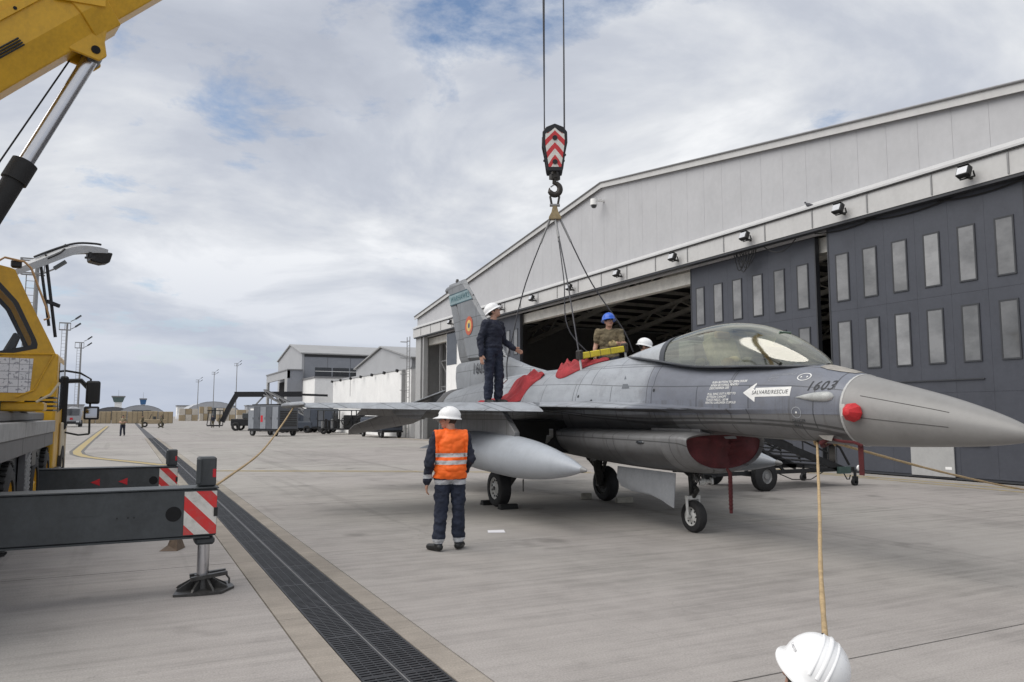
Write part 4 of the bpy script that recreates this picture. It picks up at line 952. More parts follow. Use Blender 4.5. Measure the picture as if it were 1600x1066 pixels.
        for k in range(8):
            a = 2*math.pi*k/8+.3; MB().prism([V((x+.05*math.cos(a), y+.05*math.sin(a), .022)), V((x+.25*math.cos(a), y+.23*math.sin(a), .022)), V((x+.23*math.cos(a), y+.21*math.sin(a), .045)), V((x+.07*math.cos(a), y+.07*math.sin(a), .13))], (-.02*math.sin(a), .02*math.cos(a), 0)).build('gusset', m_gearm, pd)
        MB().bar((x-.11, y-.09, .125), (x+.22, y-.05, .155), .05, .035).bar((x-.11, y+.09, .125), (x+.22, y+.07, .155), .05, .035).build('pad_rail', m_gearm, pd)
        MB().lathe((x, y, .02), (0, 0, 1), [(0, .10), (.06, .085), (.13, .075)], 16).build('pad_socket', m_gearm, pd, 40)
        MB().pipe([(x+.21, y-.06, .14), (x+.24, y-.06, .1), (x+.24, y-.06, .05)], .01, 6).build('pad_handle', m_gearm, pd)
        return b
    outrigger(8.19, .995, .81, .46, True); b2 = outrigger(15.1, .80, .83, .46, False)
    for x in (-.52, .20-.55+.25):
        MB().prism([V((x, 14.936, .56)), V((x+.14, 14.936, .62)), V((x+.14, 14.936, .50))], (0, -.004, 0)).build('red_reflector', m_redrefl, b2)
    # carrier cab at the front
    cb = MB().prism([V((X0, 16.7, .55)), V((X0, 16.7, 2.85)), V((X0, 18.2, 2.85)), V((X0, 18.75, 1.9)), V((X0, 18.8, .55))], (X1-X0, 0, 0)).build('carrier_cab', m_cy, crane, bevel=.05, seg=2)
    MB().prism([V((X1+.004, 17.1, 1.75)), V((X1+.004, 17.1, 2.7)), V((X1+.004, 18.05, 2.7)), V((X1+.004, 18.5, 1.85))], (.008, 0, 0)).build('side_window', m_paned, cb)
    xbox((X1-.7, 18.81, .45), (X1+.06, 19.05, 1.5)).build('front_bumper', m_cream, cb, bevel=.04, seg=2)
    xbox((X1+.005, 17.8, .62), (X1+.05, 18.7, 1.55)).build('fender_panel', m_cream, cb, bevel=.02)
    MB().lathe((X1-.25, 18.2, .56), (1, 0, 0), [(0, .3), (0, .52), (.32, .52), (.32, .3)], 28, closed=True).build('front_wheel', m_tyre, crane, 35)
    xbox((X1+.0, 16.72, .40), (X1+.12, 17.1, .72)).build('step', m_black, cb, bevel=.02)
    # mirrors on arms
    MB().pipe([(X1, 18.5, 2.62), (X1+.28, 18.6, 2.58), (X1+.48, 18.62, 2.46), (X1+.5, 18.62, 1.3)], .022, 6).pipe([(X1, 18.5, 2.4), (X1+.3, 18.6, 2.42), (X1+.5, 18.62, 2.2)], .05, 6).pipe([(X1+.5, 18.62, 1.3), (X1+.3, 18.6, 1.28), (X1, 18.6, 1.35)], .02, 6).build('mirror_arm', m_black, cb)
    mr = xbox((X1+.40, 18.5, 1.93), (X1+.67, 18.62, 2.42)).build('mirror', m_black, cb, bevel=.04, seg=2)
    mr2 = xbox((X1+.38, 18.5, 1.60), (X1+.67, 18.62, 1.88)).build('mirror', m_black, cb, bevel=.03, seg=2)
    xbox((X1+.42, 18.494, 1.64), (X1+.63, 18.499, 1.84)).build('mirror_glass', M('mirror', (.5, .5, .5), .03, 1., var=.02), mr2)
    xbox((X1-.02, 18.3, 1.4), (X1+.09, 18.42, 2.5)).build('exhaust_stack', m_black, cb, bevel=.03)
    # slewing platform and operator cab
    MB().lathe((CA.x, CA.y+.3, 1.742), (0, 0, 1), [(0, .75), (.12, .75), (.12, .65), (.2, .65)], 32).build('slewing_ring', m_cgrey, crane, 40)
    MB().prism([CP(-2.2, -.75, 1.95), CP(.75, -.75, 1.95), CP(.75, .6, 1.95), CP(-2.2, .6, 1.95)], (0, 0, .3)).build('platform', m_cy, crane, bevel=.03)
    for of in (-.55, .38): MB().prism([CP(-2.1, of, 2.25), CP(-1.0, of, 2.25), CP(-1.2, of, 3.6), CP(-2.0, of, 3.7)], CN*.06).build('boom_mount', m_cy, crane)
    MB().prism([CP(-3.2, -.9, 1.9), CP(-2.25, -.9, 1.9), CP(-2.25, .9, 1.9), CP(-3.2, .9, 1.9)], (0, 0, 1.1)).build('counterweight', m_cgrey, crane, bevel=.05)
    xbox((-1.75, 11.85, 1.742), (-1.0, 12.3, 1.86)).build('cab_bearer', m_cy, crane, bevel=.02)
    oc = thing_part('operator_cab', crane)
    prof = [(-.55, 1.87), (1.36, 1.87), (1.56, 1.90), (1.73, 2.15), (1.75, 2.44), (1.66, 2.64), (1.38, 3.21), (1.20, 3.60), (.98, 3.64), (-.55, 3.64)]
    o0, wd = .65, .92
    win = [(-.45, 2.52), (.9, 2.50), (1.05, 2.44), (1.52, 2.57), (1.50, 2.66), (1.26, 3.17), (1.02, 3.44), (.85, 3.50), (-.45, 3.50)]
    def wall_with_hole(off, th):
        """cab side sheet: ring between outline and window"""
        def res(poly, n=120):
            ps = [V((a, b, 0)) for a, b in poly]; c = V((.5, 2.95, 0)); out = []
            for k in range(n):
                a = 2*math.pi*k/n; d = V((math.cos(a), math.sin(a), 0)); best = 0
                for i in range(len(ps)):
                    p, q = ps[i], ps[(i+1) % len(ps)]; e = q-p; den = d.x*e.y-d.y*e.x
                    if abs(den) < 1e-9: continue
                    w = p-c; t = (w.x*e.y-w.y*e.x)/den; u = (w.x*d.y-w.y*d.x)/den
                    if t > 0 and -1e-6 <= u <= 1+1e-6: best = max(best, t)
                out.append((c.x+d.x*best, c.y+d.y*best))
            return out
        a, b = res(prof), res(win)
        r = [[CP(d, off, z) for d, z in a], [CP(d, off+th, z) for d, z in a], [CP(d, off+th, z) for d, z in b], [CP(d, off, z) for d, z in b]]
        MB().loft(r+[r[0]], cap=False).build('side_panel', m_cy, oc)
        c = [( .5+(d-.5)*.93, 2.97+(z-2.97)*.90) for d, z in b]
        r = [[CP(d, off-.004, z) for d, z in b], [CP(d, off+th*.6, z) for d, z in b], [CP(d, off+th*.6, z) for d, z in c], [CP(d, off-.004, z) for d, z in c]]
        MB().loft(r+[r[0]], cap=False).build('window_seal', m_black, oc)
        MB().add([CP(d, off+th*.3, z) for d, z in c], [tuple(range(len(c)))]).build('window_pane', m_clear, oc)
    wall_with_hole(o0, .035); wall_with_hole(o0+wd-.035, .035)
    def shell(pts, name, mat, th=.03):
        for (a, b) in zip(pts[:-1], pts[1:]):
            n = V((b[1]-a[1], -(b[0]-a[0]), 0)).normalized()*th
            MB().prism([CP(a[0], o0+.036, a[1]), CP(b[0], o0+.036, b[1]), CP(b[0]-n.x, o0+.036, b[1]-n.y), CP(a[0]-n.x, o0+.036, a[1]-n.y)], CN*(wd-.072)).build(name, mat, oc)
    shell([(-.55, 1.87), (1.36, 1.87), (1.56, 1.90), (1.73, 2.15), (1.75, 2.44), (1.66, 2.64)], 'front_panel', m_cy); shell([(1.66, 2.64), (1.38, 3.21), (1.20, 3.60)], 'windscreen', m_clear, .008); shell([(1.20, 3.60), (.98, 3.64), (-.55, 3.64)], 'roof_panel', m_cy)
    MB().prism([CP(1.02, o0-.003, 1.98), CP(1.45, o0-.003, 1.98), CP(1.47, o0-.003, 2.43), CP(1.03, o0-.003, 2.43)], -CN*.003).build('load_chart', chart_mat(), oc)
    fr = MB()
    for a, b in (((.98, 2.47), (1.70, 2.50)), ((1.70, 2.50), (1.50, 2.02)), ((1.50, 2.02), (1.30, 1.92))): fr.pipe([CP(a[0], o0-.012, a[1]), CP(b[0], o0-.012, b[1])], .012, 6)
    fr.build('door_bead', m_cy, oc)
    MB().pipe([CP(1.78, o0-.04, 2.12), CP(1.68, o0-.06, 1.96), CP(1.52, o0-.06, 1.86)], .018, 6).build('grab_bar', m_cream, oc)
    MB().pipe([CP(1.02, o0-.02, 3.68), CP(1.08, o0-.03, 3.73), CP(1.3, o0-.03, 3.70), CP(1.38, o0-.04, 3.62), CP(1.58, o0-.05, 3.1), CP(1.62, o0-.03, 2.98), CP(1.56, o0-.01, 2.95)], .014, 6).build('grab_rail', M('tan rail', (.45, .27, .12), .5), oc)
    MB().box(CP(1.22, o0+.05, 3.67), (.12, .1, .1)).build('work_lamp', m_black, oc, bevel=.015)
    MB().prism([CP(.95, o0+.3, 2.1), CP(1.15, o0+.3, 2.1), CP(1.35, o0+.3, 2.75), CP(1.27, o0+.3, 2.80)], CN*.08).build('control_console', m_black, oc, bevel=.02)
    MB().prism([CP(-.1, o0+.2, 2.1), CP(.55, o0+.2, 2.1), CP(.8, o0+.2, 2.55), CP(.3, o0+.2, 2.62), CP(-.1, o0+.2, 3.1)], CN*.5).build('seat', m_black, oc, bevel=.04)
    MB().box(CP(.4, o0+.4, 1.80), (1.6, .5, .12)).build('cab_step', m_cgrey, crane)
    for k in range(4): xbox((-1.3, 12.6, 1.75+.06*k), (-.95, 13.3, 1.77+.06*k)).build('grille_bar', m_cgrey, crane)
    # boom: telescoping box sections along the raised line
    sl = 1.034; el = math.atan(sl); bd = V((CU.x*math.cos(el), CU.y*math.cos(el), math.sin(el))); bu = V((-CU.x*math.sin(el), -CU.y*math.sin(el), math.cos(el)))
    O = CP(.844, 0, 5.6)             # on the lower edge of the boom
    def sec(t, w, h, drop): # ring: octagonal box
        c = O+bd*t+bu*drop
        return [c+CN*a*w+bu*b*h for a, b in ((-.55, 0), (-1, .30), (-1, .84), (-.86, 1), (.86, 1), (1, .84), (1, .30), (.55, 0))]
    base = MB().loft([sec(-3.5, .34, .95, 0), sec(1.75, .34, .95, 0)]).build('boom_section', m_cy, crane, bevel=.015)
    MB().loft([sec(1.45, .365, 1.0, -.025), sec(1.85, .365, 1.0, -.025)]).build('boom_collar', m_cy, base, bevel=.01)
    for sd in (-1, 1):
        MB().prism([O+bd*(-3)+CN*sd*.342+bu*.62, O+bd*1.4+CN*sd*.342+bu*.62, O+bd*1.4+CN*sd*.342+bu*.70, O+bd*(-3)+CN*sd*.342+bu*.70], CN*sd*.03).build('stiffener', m_cy, base)
        for q in range(7): MB().tube(O+bd*(-2.9+.62*q)+CN*sd*.37+bu*.66, O+bd*(-2.9+.62*q)+CN*sd*.378+bu*.66, .022, n=12).build('bolt_hole', m_dark, base)
        MB().prism([O+bd*1.3+CN*sd*.36+bu*.55, O+bd*1.75+CN*sd*.36+bu*.2, O+bd*1.83+CN*sd*.36+bu*.28, O+bd*1.5+CN*sd*.36+bu*.9], CN*sd*.03).build('gusset_plate', m_cy, base)
    for i, (a, b) in enumerate(((1.6, 5.0), (4.8, 8.6), (8.4, 12.75))):
        k = .045*(i+1); MB().loft([sec(a, .34-k, .95-2*k, k), sec(b, .34-k, .95-2*k, k)]).build('boom_section', m_cy, crane, bevel=.012)
    # lug for the lift cylinder and the cylinder itself
    lug = CP(1.86, 0, 6.46)
    for sd in (-1, 1):
        MB().prism([O+bd*1.05+CN*sd*.17+bu*.05, O+bd*1.95+CN*sd*.17+bu*.25, lug+CN*sd*.17+bd*.17+bu*.02, lug+CN*sd*.17-bu*.13+bd*.06, lug+CN*sd*.17-bu*.13-bd*.06, lug+CN*sd*.17-bd*.15], CN*sd*.045).build('lift_lug', m_cy, base, bevel=.01)
        MB().tube(lug+CN*sd*.16, lug+CN*sd*.225, .055, n=20).build('lug_pin', m_dark, base)
    foot = CP(.12, 0, 2.35); cd = (lug-foot).normalized(); Lc = (lug-foot).length
    tq = (CP(.98, 0, 4.66)-foot).length+.25
    MB().tube(foot, foot+cd*(tq-.28), .125, n=28).lathe(foot+cd*(tq-.28), cd, [(0, .125), (0, .15), (.28, .15), (.30, .10)], 28).build('lift_cylinder', m_rub, crane, 40)
    MB().tube(foot+cd*tq, lug-cd*.05, .095, n=28).build('piston_rod', m_chrome, crane, 40)
    MB().tube(lug-CN*.15, lug+CN*.15, .12, n=24).build('rod_eye', m_gearm, crane, 40)
    MB().tube(foot+cd*(tq-.3)+bu*.21-bd*.10, lug-cd*.2+bu*.16-bd*.10, .012, n=6).build('hydraulic_line', m_rub, crane)
    for k in range(3): MB().pipe([foot+cd*.3+CN*(.15+.03*k), foot+cd*1.2+CN*(.17+.03*k), foot+cd*(tq-.1)+CN*(.16+.03*k)+bd*.03], .016, 6).build('hose', m_rub, crane)
    for k in range(4): MB().pipe([O+bd*(-3+.02*k)-CN*.36+bu*(.40-.03*k), O+bd*(-1)-CN*.365+bu*(.38-.03*k), O+bd*.6-CN*.362+bu*(.37-.03*k)], .011, 6).build('hydraulic_pipe', m_rub, base)
    for q in range(3): MB().tube(O+bd*(1.52+.1*q)-CN*.366+bu*.8, O+bd*(1.52+.1*q)-CN*.38+bu*.8, .016, n=6).build('bolt', m_gearm, base)
    # boom head with sheaves
    hd = O+bd*12.75
    MB().prism([hd-CN*.3+bu*.0, hd-CN*.3+bu*.8, hd-CN*.3+bd*.8+bu*.7, hd-CN*.3+bd*.9-bu*.1, hd-CN*.3+bd*.3-bu*.3], CN*.6).build('boom_head', m_cy, crane, bevel=.02)
    # curved light arm reaching over the carrier cab
    pts = [(-1.62, 12.35, 3.55), (-1.35, 12.45, 3.75), (-1.05, 12.7, 3.98), (-.80, 12.85, 4.12), (-.56, 13.0, 4.17), (-.43, 13.08, 4.17)]
    P = [V(interp([(i, *p) for i, p in enumerate(pts)], i*5/24)) for i in range(25)]
    tb = []
    for i, p in enumerate(P):
        d = (P[min(i+1, 24)]-P[max(i-1, 0)]).normalized(); sdv = V((-d.y, d.x, 0)).normalized(); upv = d.cross(sdv)*-1
        if upv.z < 0: upv = -upv
        w, h = .10, .035+.035*math.sin(math.pi*i/24)
        tb.append([p+sdv*w-upv*h, p+sdv*w+upv*h*.6, p+upv*h, p-sdv*w+upv*h*.6, p-sdv*w-upv*h, p-upv*h*.6])
    am = MB().loft(tb).build('work_light_arm', M('pale arm', (.45, .46, .47), .35, var=.1), crane, 40)
    MB().pipe([p+V((0, 0, .095)) for p in P[6:23]], .016, 6).build('arm_cable', m_black, am)
    MB().prism([P[22]+V((-.15, -.12, -.02)), P[22]+V((.17, -.02, -.02)), P[22]+V((.13, 0, -.17)), P[22]+V((.03, -.03, -.2)), P[22]+V((-.12, -.09, -.18))], (-.06, .22, 0)).build('work_light', m_black, am, bevel=.015)
    MB().tube(P[18]+V((0, -.1, -.06)), P[18]+V((0, -.1, -.14)), .03).bar(P[18]+V((-.06, -.12, -.15)), P[18]+V((.07, -.08, -.13)), .04, .03).build('arm_clamp', m_black, am)
    MB().pipe([P[9]+V((-.06, -.13, .0)), P[9]+V((-.03, -.15, -.06)), P[11]+V((0, -.15, -.02)), P[12]+V((0, -.13, .02))], .015, 6).build('arm_handle', m_black, am)
    MB().tube(P[7]+V((0, 0, .04)), (-1.06, 12.62, 2.95), .02).tube(P[8]+V((0, 0, .04)), (-.98, 12.7, 2.8), .022).bar((-1.1, 12.6, 3.3), (-.95, 12.7, 3.25), .03, .05).build('arm_strut', m_black, am)
m_redrefl = M('red reflector', (.5, .02, .03), .25, var=.1)
m_warn = stripes_mat('red white warning stripes', (0, R_(45), 0), 1.62, (.62, .03, .03), (.66, .64, .60))
def clear_mat():
    g = NT('clear glazing'); t = g.t; t.nodes.remove(g.p); out = t.nodes['Material Output']
    tr = g.n('ShaderNodeBsdfTransparent'); tr.inputs[0].default_value = (.88, .91, .93, 1); gl = g.n('ShaderNodeBsdfGlossy'); gl.inputs['Roughness'].default_value = .02
    fr = g.n('ShaderNodeFresnel'); fr.inputs[0].default_value = 1.45; mx = g.n('ShaderNodeMixShader')
    g.l(fr.outputs[0], mx.inputs[0]); g.l(tr.outputs[0], mx.inputs[1]); g.l(gl.outputs[0], mx.inputs[2]); g.l(mx.outputs[0], out.inputs[0]); return g.mat
m_clear = clear_mat()
def chart_mat():
    t = NT('printed load chart'); x, y, z = t.xyz()
    b = t.n('ShaderNodeTexBrick'); b.offset = 0; b.squash = 1
    c = t.n('ShaderNodeCombineXYZ'); t.l(x, c.inputs[0]); t.l(z, c.inputs[1]); t.l(c.outputs[0], b.inputs['Vector']); b.inputs['Scale'].default_value = 1
    b.inputs['Brick Width'].default_value = .108; b.inputs['Row Height'].default_value = .098; b.inputs['Mortar Size'].default_value = .003
    b.inputs['Color1'].default_value = (.66, .66, .68, 1); b.inputs['Color2'].default_value = (.70, .69, .71, 1); b.inputs['Mortar'].default_value = (.16, .16, .18, 1)
    k = t.ramp(t.noise(26, 3, .6), [(.55, 0.), (.62, .8)])
    return t.set(t.mix(k, b.outputs[0], (.22, .22, .25)), .5)
build_crane()
# ------------------------------------------------------------------ hook block, ropes and slings
m_rope = M('steel wire rope', (.05, .05, .055), .5, .4, var=.3, scale=30); m_tan = M('manila rope', (.38, .275, .15), .9, var=.3, scale=25, bump=.6, bscale=90); m_hook = M('oiled hook steel', (.05, .045, .04), .45, .6, var=.3, scale=10)
m_chev = None
def hook_block():
    hb = thing('hook_block', (AX, 13.0, 6.4), 'red and white chevron crane hook block hanging over the jet', 'hook block')
    F = V((math.sin(YAW), math.cos(YAW), 0)); Rr = V((math.cos(YAW), -math.sin(YAW), 0)); c = V((AX, 13.0, 0))
    outl = [(0, 7.47), (.17, 7.40), (.245, 7.30), (.25, 7.08), (.205, 6.86), (.165, 6.56), (.15, 6.50)]; outl = outl+[(-a, b) for a, b in reversed(outl[1:])]
    for sd in (-1, 1): MB().prism([c+Rr*a+V((0, 0, b))+F*(sd*.14) for a, b in outl], F*sd*.03).build('side_plate', m_blackm, hb, bevel=.01)
    inn = [(0, 7.41), (.13, 7.35), (.185, 7.26), (.19, 7.08), (.165, 6.86), (.125, 6.60)]
    # chevrons: alternating bands pointing up
    def width(z):
        pts = sorted([(b, a) for a, b in inn[1:]]); return interp(pts, min(max(z, pts[0][0]), pts[-1][0]))[0]
    z0 = 6.58; k = 0; bands = []
    off = -.17
    for sd in (-1, 1):
        k = 0; z = 6.40
        while z < 7.5:
            mt = m_chr if k % 2 else m_chw
            for s2 in (-1, 1):
                poly = []
                for f in [i/8 for i in range(9)]:
                    zz = z+.2*(1-f)-.02; w = width(min(max(zz, 6.6), 7.34))*f; poly.append((s2*w, min(max(zz, 6.58), 7.38-.12*f)))
                for f in [i/8 for i in range(8, -1, -1)]:
                    zz = z+.125+.2*(1-f)-.02; w = width(min(max(zz, 6.6), 7.34))*f; poly.append((s2*w, min(max(zz, 6.58), 7.38-.12*f)))
                if max(p[1] for p in poly)-min(p[1] for p in poly) > .03:
                    n = 9; vs = [c+Rr*a+V((0, 0, b))+F*(sd*.1725) for a, b in poly]; MB().add(vs, [(i, i+1, 2*n-2-i, 2*n-1-i) for i in range(n-1)]).build('chevron', mt, hb, nofix=True)
            z += .125; k += 1
        for zz in (7.17, 6.68): MB().tube(c+V((0, 0, zz))+F*sd*.172, c+V((0, 0, zz))+F*sd*.19, .05, n=20).build('sheave_pin', m_blackm, hb)
        for s2 in (-1, 1): MB().tube(c+V((0, 0, 6.82))+Rr*s2*.19+F*sd*.17, c+V((0, 0, 6.82))+Rr*s2*.19+F*sd*.185, .03, n=12).build('bolt', m_blackm, hb)
    for q in (-.07, .07): MB().lathe(c+V((0, 0, 7.17))+F*(q-.03), F, [(0, .2), (.015, .2), (.03, .17), (.045, .2), (.06, .2)], 28).build('sheave', m_hook, hb, 40)
    MB().tube(c+V((0, 0, 6.52)), c+V((0, 0, 6.40)), .075, n=16).box(c+V((0, 0, 6.42)), (.2, .1, .1)).build('swivel', m_hook, hb, 40)
    pts = []
    for i in range(30):
        a = R_(95)-R_(290)*i/29; pts.append(c+Rr*(.105*math.cos(a))+V((0, 0, 6.18+.115*math.sin(a))))
    MB().pipe([c+V((0, 0, 6.42)), c+Rr*.0+V((0, 0, 6.36))]+pts, [.04, .045]+[.04+.022*math.sin(math.pi*i/29) if i < 26 else .03-.008*(i-26) for i in range(30)], 12).build('hook', m_hook, hb, 60)
    MB().bar(c+Rr*.07+V((0, 0, 6.33)), c-Rr*.08+V((0, 0, 6.22)), .03, .02).build('safety_latch', m_steel, hb)
    return c, Rr, F
m_chw = M('chevron white', (.66, .64, .60), .5, var=.12, scale=8, grime=.3); m_chr = M('chevron red', (.52, .03, .035), .5, var=.12, scale=8, grime=.2)
HC, HR, HF = hook_block()
def ropes():
    top = V((AX, 13.0, 15.9))
    for k, (a, f, at) in enumerate(((-.2, -.07, -.26), (-.2, .07, -.17), (.2, -.07, .19), (.2, .07, .21))):
        o = MB().tube(HC+HR*a+HF*f+V((0, 0, 7.2)), top+HR*at+HF*f*1.5, .0125, n=8).build('hoist_rope', m_rope, None, 60, loc=(AX, 13, 7.2))
        tag(o, ('front left black hoist rope, the one slanting most to the left above the hook block', 'rear left black hoist rope, close beside the front left one', 'front right black hoist rope rising straight from the hook block', 'rear right black hoist rope hidden close behind the front right one')[k], 'rope', 'hoist ropes over the hook block')
    sr = thing('sling_ring', (AX, 13, 5.7), 'oily steel sling shackle hanging from the crane hook', 'shackle')
    for s in (-1, 1): MB().pipe([HC+HR*s*.02+V((0, 0, 6.12)), HC+HR*s*.09+V((0, 0, 6.02)), HC+HR*s*.06+V((0, 0, 5.86))], .024, 8).build('bow', m_hook, sr, 60)
    MB().tube(HC-HR*.10+V((0, 0, 5.85)), HC+HR*.10+V((0, 0, 5.85)), .03).build('pin', m_steel, sr, 40)
    MB().loft([[HC+HR*x*w+HF*y*w*.6+V((0, 0, z)) for x, y in ((-1, -1), (1, -1), (1, 1), (-1, 1))] for z, w in ((5.84, .04), (5.7, .07), (5.6, .12), (5.56, .12))]).build('sling_plate', M('brass tan plate', (.26, .20, .11), .5, .3, var=.3, scale=12), sr, 30)
    def sling(label, pts, r=.013, end=None):
        t = thing('lifting_sling', pts[0], label, 'sling')
        P = [V(interp([(i, *p) for i, p in enumerate(pts)], i*(len(pts)-1)/20)) for i in range(21)]
        MB().pipe(P, r, 8).build('cable', m_rope, t, 60)
        d = (P[0]-P[3]).normalized(); MB().tube(P[0], P[0]-d*.55, .022, n=8).build('top_thimble', m_steel, t)
        if end: MB().tube(P[-1], P[-1]+V(end), .02, n=8).build('end_rod', m_gearw, t)
    b = V((AX, 13.0, 5.6))
    sling('steel sling sagging from the hook to the cover by the standing man', [b-HR*.08, (6.97, 13.4, 4.3), (6.72, 13.5, 3.2), (6.62, 13.52, 2.75), (6.56, 13.4, 2.38)], end=(-.22, .1, -.22))
    sling('taut steel sling from the hook to the near end of the yellow bar', [b, (7.2, 12.2, 4.3), (6.92, 11.32, 2.78)])
    sling('second steel sling hanging close beside the taut middle one', [b+HR*.02+HF*.05, (7.35, 12.55, 4.3), (7.30, 12.3, 3.3), (7.75, 11.9, 2.62)], .011)
    sling('steel sling slanting from the hook down behind the blue helmet', [b+HR*.09, (7.95, 12.55, 4.3), (8.45, 12.2, 3.35), (8.62, 12.1, 2.9)])
    yb = thing('spreader_bar', (6.92, 11.3, 2.7), 'yellow spreader bar clamped over the back of the jet', 'spreader bar')
    MB().bar((6.95, 11.3, 2.71), (7.83, 11.3, 2.865), .10, .11).build('beam', M('bar yellow', (.62, .50, .03), .45, var=.15, scale=8, grime=.25), yb, bevel=.012)
    for q in (.18, .42, .66): MB().bar((6.95+.88*q-.004, 11.3, 2.71+.155*q), (6.95+.88*q+.004, 11.3, 2.7115+.155*q), .104, .114).build('seam', m_gearm, yb)
    for a, e, z, s in (((6.92, 11.3, 2.72), (6.98, 11.3, 2.33), 0, -1), ((7.86, 11.3, 2.88), (7.93, 11.3, 2.45), 0, 1)):
        MB().box(a, (.07, .14, .15)).tube(V(a)+V((0, -.08, .06)), V(a)+V((0, .08, .06)), .03).build('end_fitting', m_hook, yb, bevel=.01); MB().tube(a, e, .02, n=10).build('leg', m_gearw, yb, 40)
    # guide ropes
    def rope(label, pts, r, n=30):
        P = [V(interp([(i, *p) for i, p in enumerate(pts)], i*(len(pts)-1)/n)) for i in range(n+1)]
        o = MB().pipe(P, [r*(1+.12*math.sin(i*2.1)) for i in range(n+1)], 8).build('guide_rope', m_tan, None, 60, loc=pts[0]); return tag(o, label, 'rope')
    rope('tan guide rope hanging from the nose of the jet towards the white helmet', [(7.30, 6.58, 1.38), (6.1, 5.50, 1.15), (4.88, 4.40, .94), (3.65, 3.30, .77), (2.52, 2.26, .62)], .0135)
    rope('tan guide rope stretched from the nose of the jet towards the hangar', [(7.42, 6.4, 1.36), (9.9, 7.15, .98), (12.4, 7.95, .64), (15.0, 8.8, .32), (17.55, 9.6, .03)], .016)
    mb = [(7.38, 6.62, 1.42), (7.30, 6.6, 1.34), (7.24, 6.56, 1.40), (7.34, 6.52, 1.34), (7.40, 6.5, 1.42), (7.46, 6.46, 1.34), (7.5, 6.5, 1.40)]
    rope('knotted tan rope end tied under the nose of the jet', mb, .014)
    rope('tan guide rope slanting from the wing tip down to the outrigger', [(2.70, 14.3, 1.86), (2.2, 12.7, 1.52), (1.6, 10.8, 1.18), (.80, 8.22, .985)], .013)
ropes()
pg = thing('pigeon', (19.33, 17.4, 8.33), 'small dark pigeon perched on the hangar ledge', 'pigeon')
MB().loft([[V((19.33+r*math.cos(a), 17.4+y, 8.44+h+r*1.05*math.sin(a))) for a in [2*math.pi*k/10 for k in range(10)]] for y, r, h in ((-.20, .012, -.06), (-.10, .045, -.03), (0, .065, 0), (.07, .055, .03), (.10, .035, .07), (.115, .034, .10), (.15, .03, .115), (.175, .008, .11))]).build('body', M('pigeon grey', (.05, .05, .06), .7, var=.4, scale=20), pg, 60)
MB().tube((19.33, 17.39, 8.40), (19.33, 17.39, 8.345), .006, n=5).tube((19.35, 17.40, 8.40), (19.35, 17.40, 8.345), .006, n=5).build('legs', m_red, pg)
# ------------------------------------------------------------------ people
m_skinp = M('skin', (.42, .235, .165), .55, var=.15, scale=14); m_hair = M('short dark hair', (.035, .028, .022), .8, var=.3, scale=30); m_eye = M('eye', (.03, .025, .02), .3); m_lip = M('lips', (.30, .12, .10), .5)
m_navy = M('navy work cloth', (.012, .015, .030), .85, var=.35, scale=5, bump=.35, bscale=35); m_navy2 = M('navy trousers', (.013, .018, .036), .85, var=.35, scale=6, bump=.35, bscale=35)
m_boot = M('black leather boot', (.010, .010, .010), .45, var=.3, scale=20); m_refl = M('reflective tape', (.42, .43, .45), .4, var=.15, scale=12); m_olive = M('tan shirt', (.155, .125, .075), .9, var=.25, scale=7, bump=.3, bscale=40)
m_glove = M('tan glove', (.42, .33, .17), .9, var=.2, scale=20); m_camo = M('camouflage cloth', (.11, .095, .06), .9, var=.6, scale=9); m_khaki = M('khaki cloth', (.24, .20, .13), .9, var=.3, scale=6)
m_hatw = M('white hard hat shell', (.80, .80, .80), .28, var=.03, scale=6); m_hatb = M('blue hard hat shell', (.02, .11, .55), .3, var=.06)
STAND = dict(pelvis=(0, 0, .97), waist=(0, .0, 1.10), chest=(0, .01, 1.30), neck=(0, .0, 1.49), head=(0, .025, 1.635), shR=(.180, 0, 1.415), shL=(-.180, 0, 1.415), elR=(.25, -.03, 1.15), elL=(-.25, -.03, 1.15), wrR=(.26, .06, .90), wrL=(-.26, .06, .90),
             hipR=(.095, 0, .92), hipL=(-.095, 0, .92), knR=(.11, .02, .50), knL=(-.11, .02, .50), anR=(.12, -.03, .09), anL=(-.12, -.03, .09), toR=(.15, .15, .04), toL=(-.15, .15, .04), hR=(0, 0, -1), hL=(0, 0, -1))
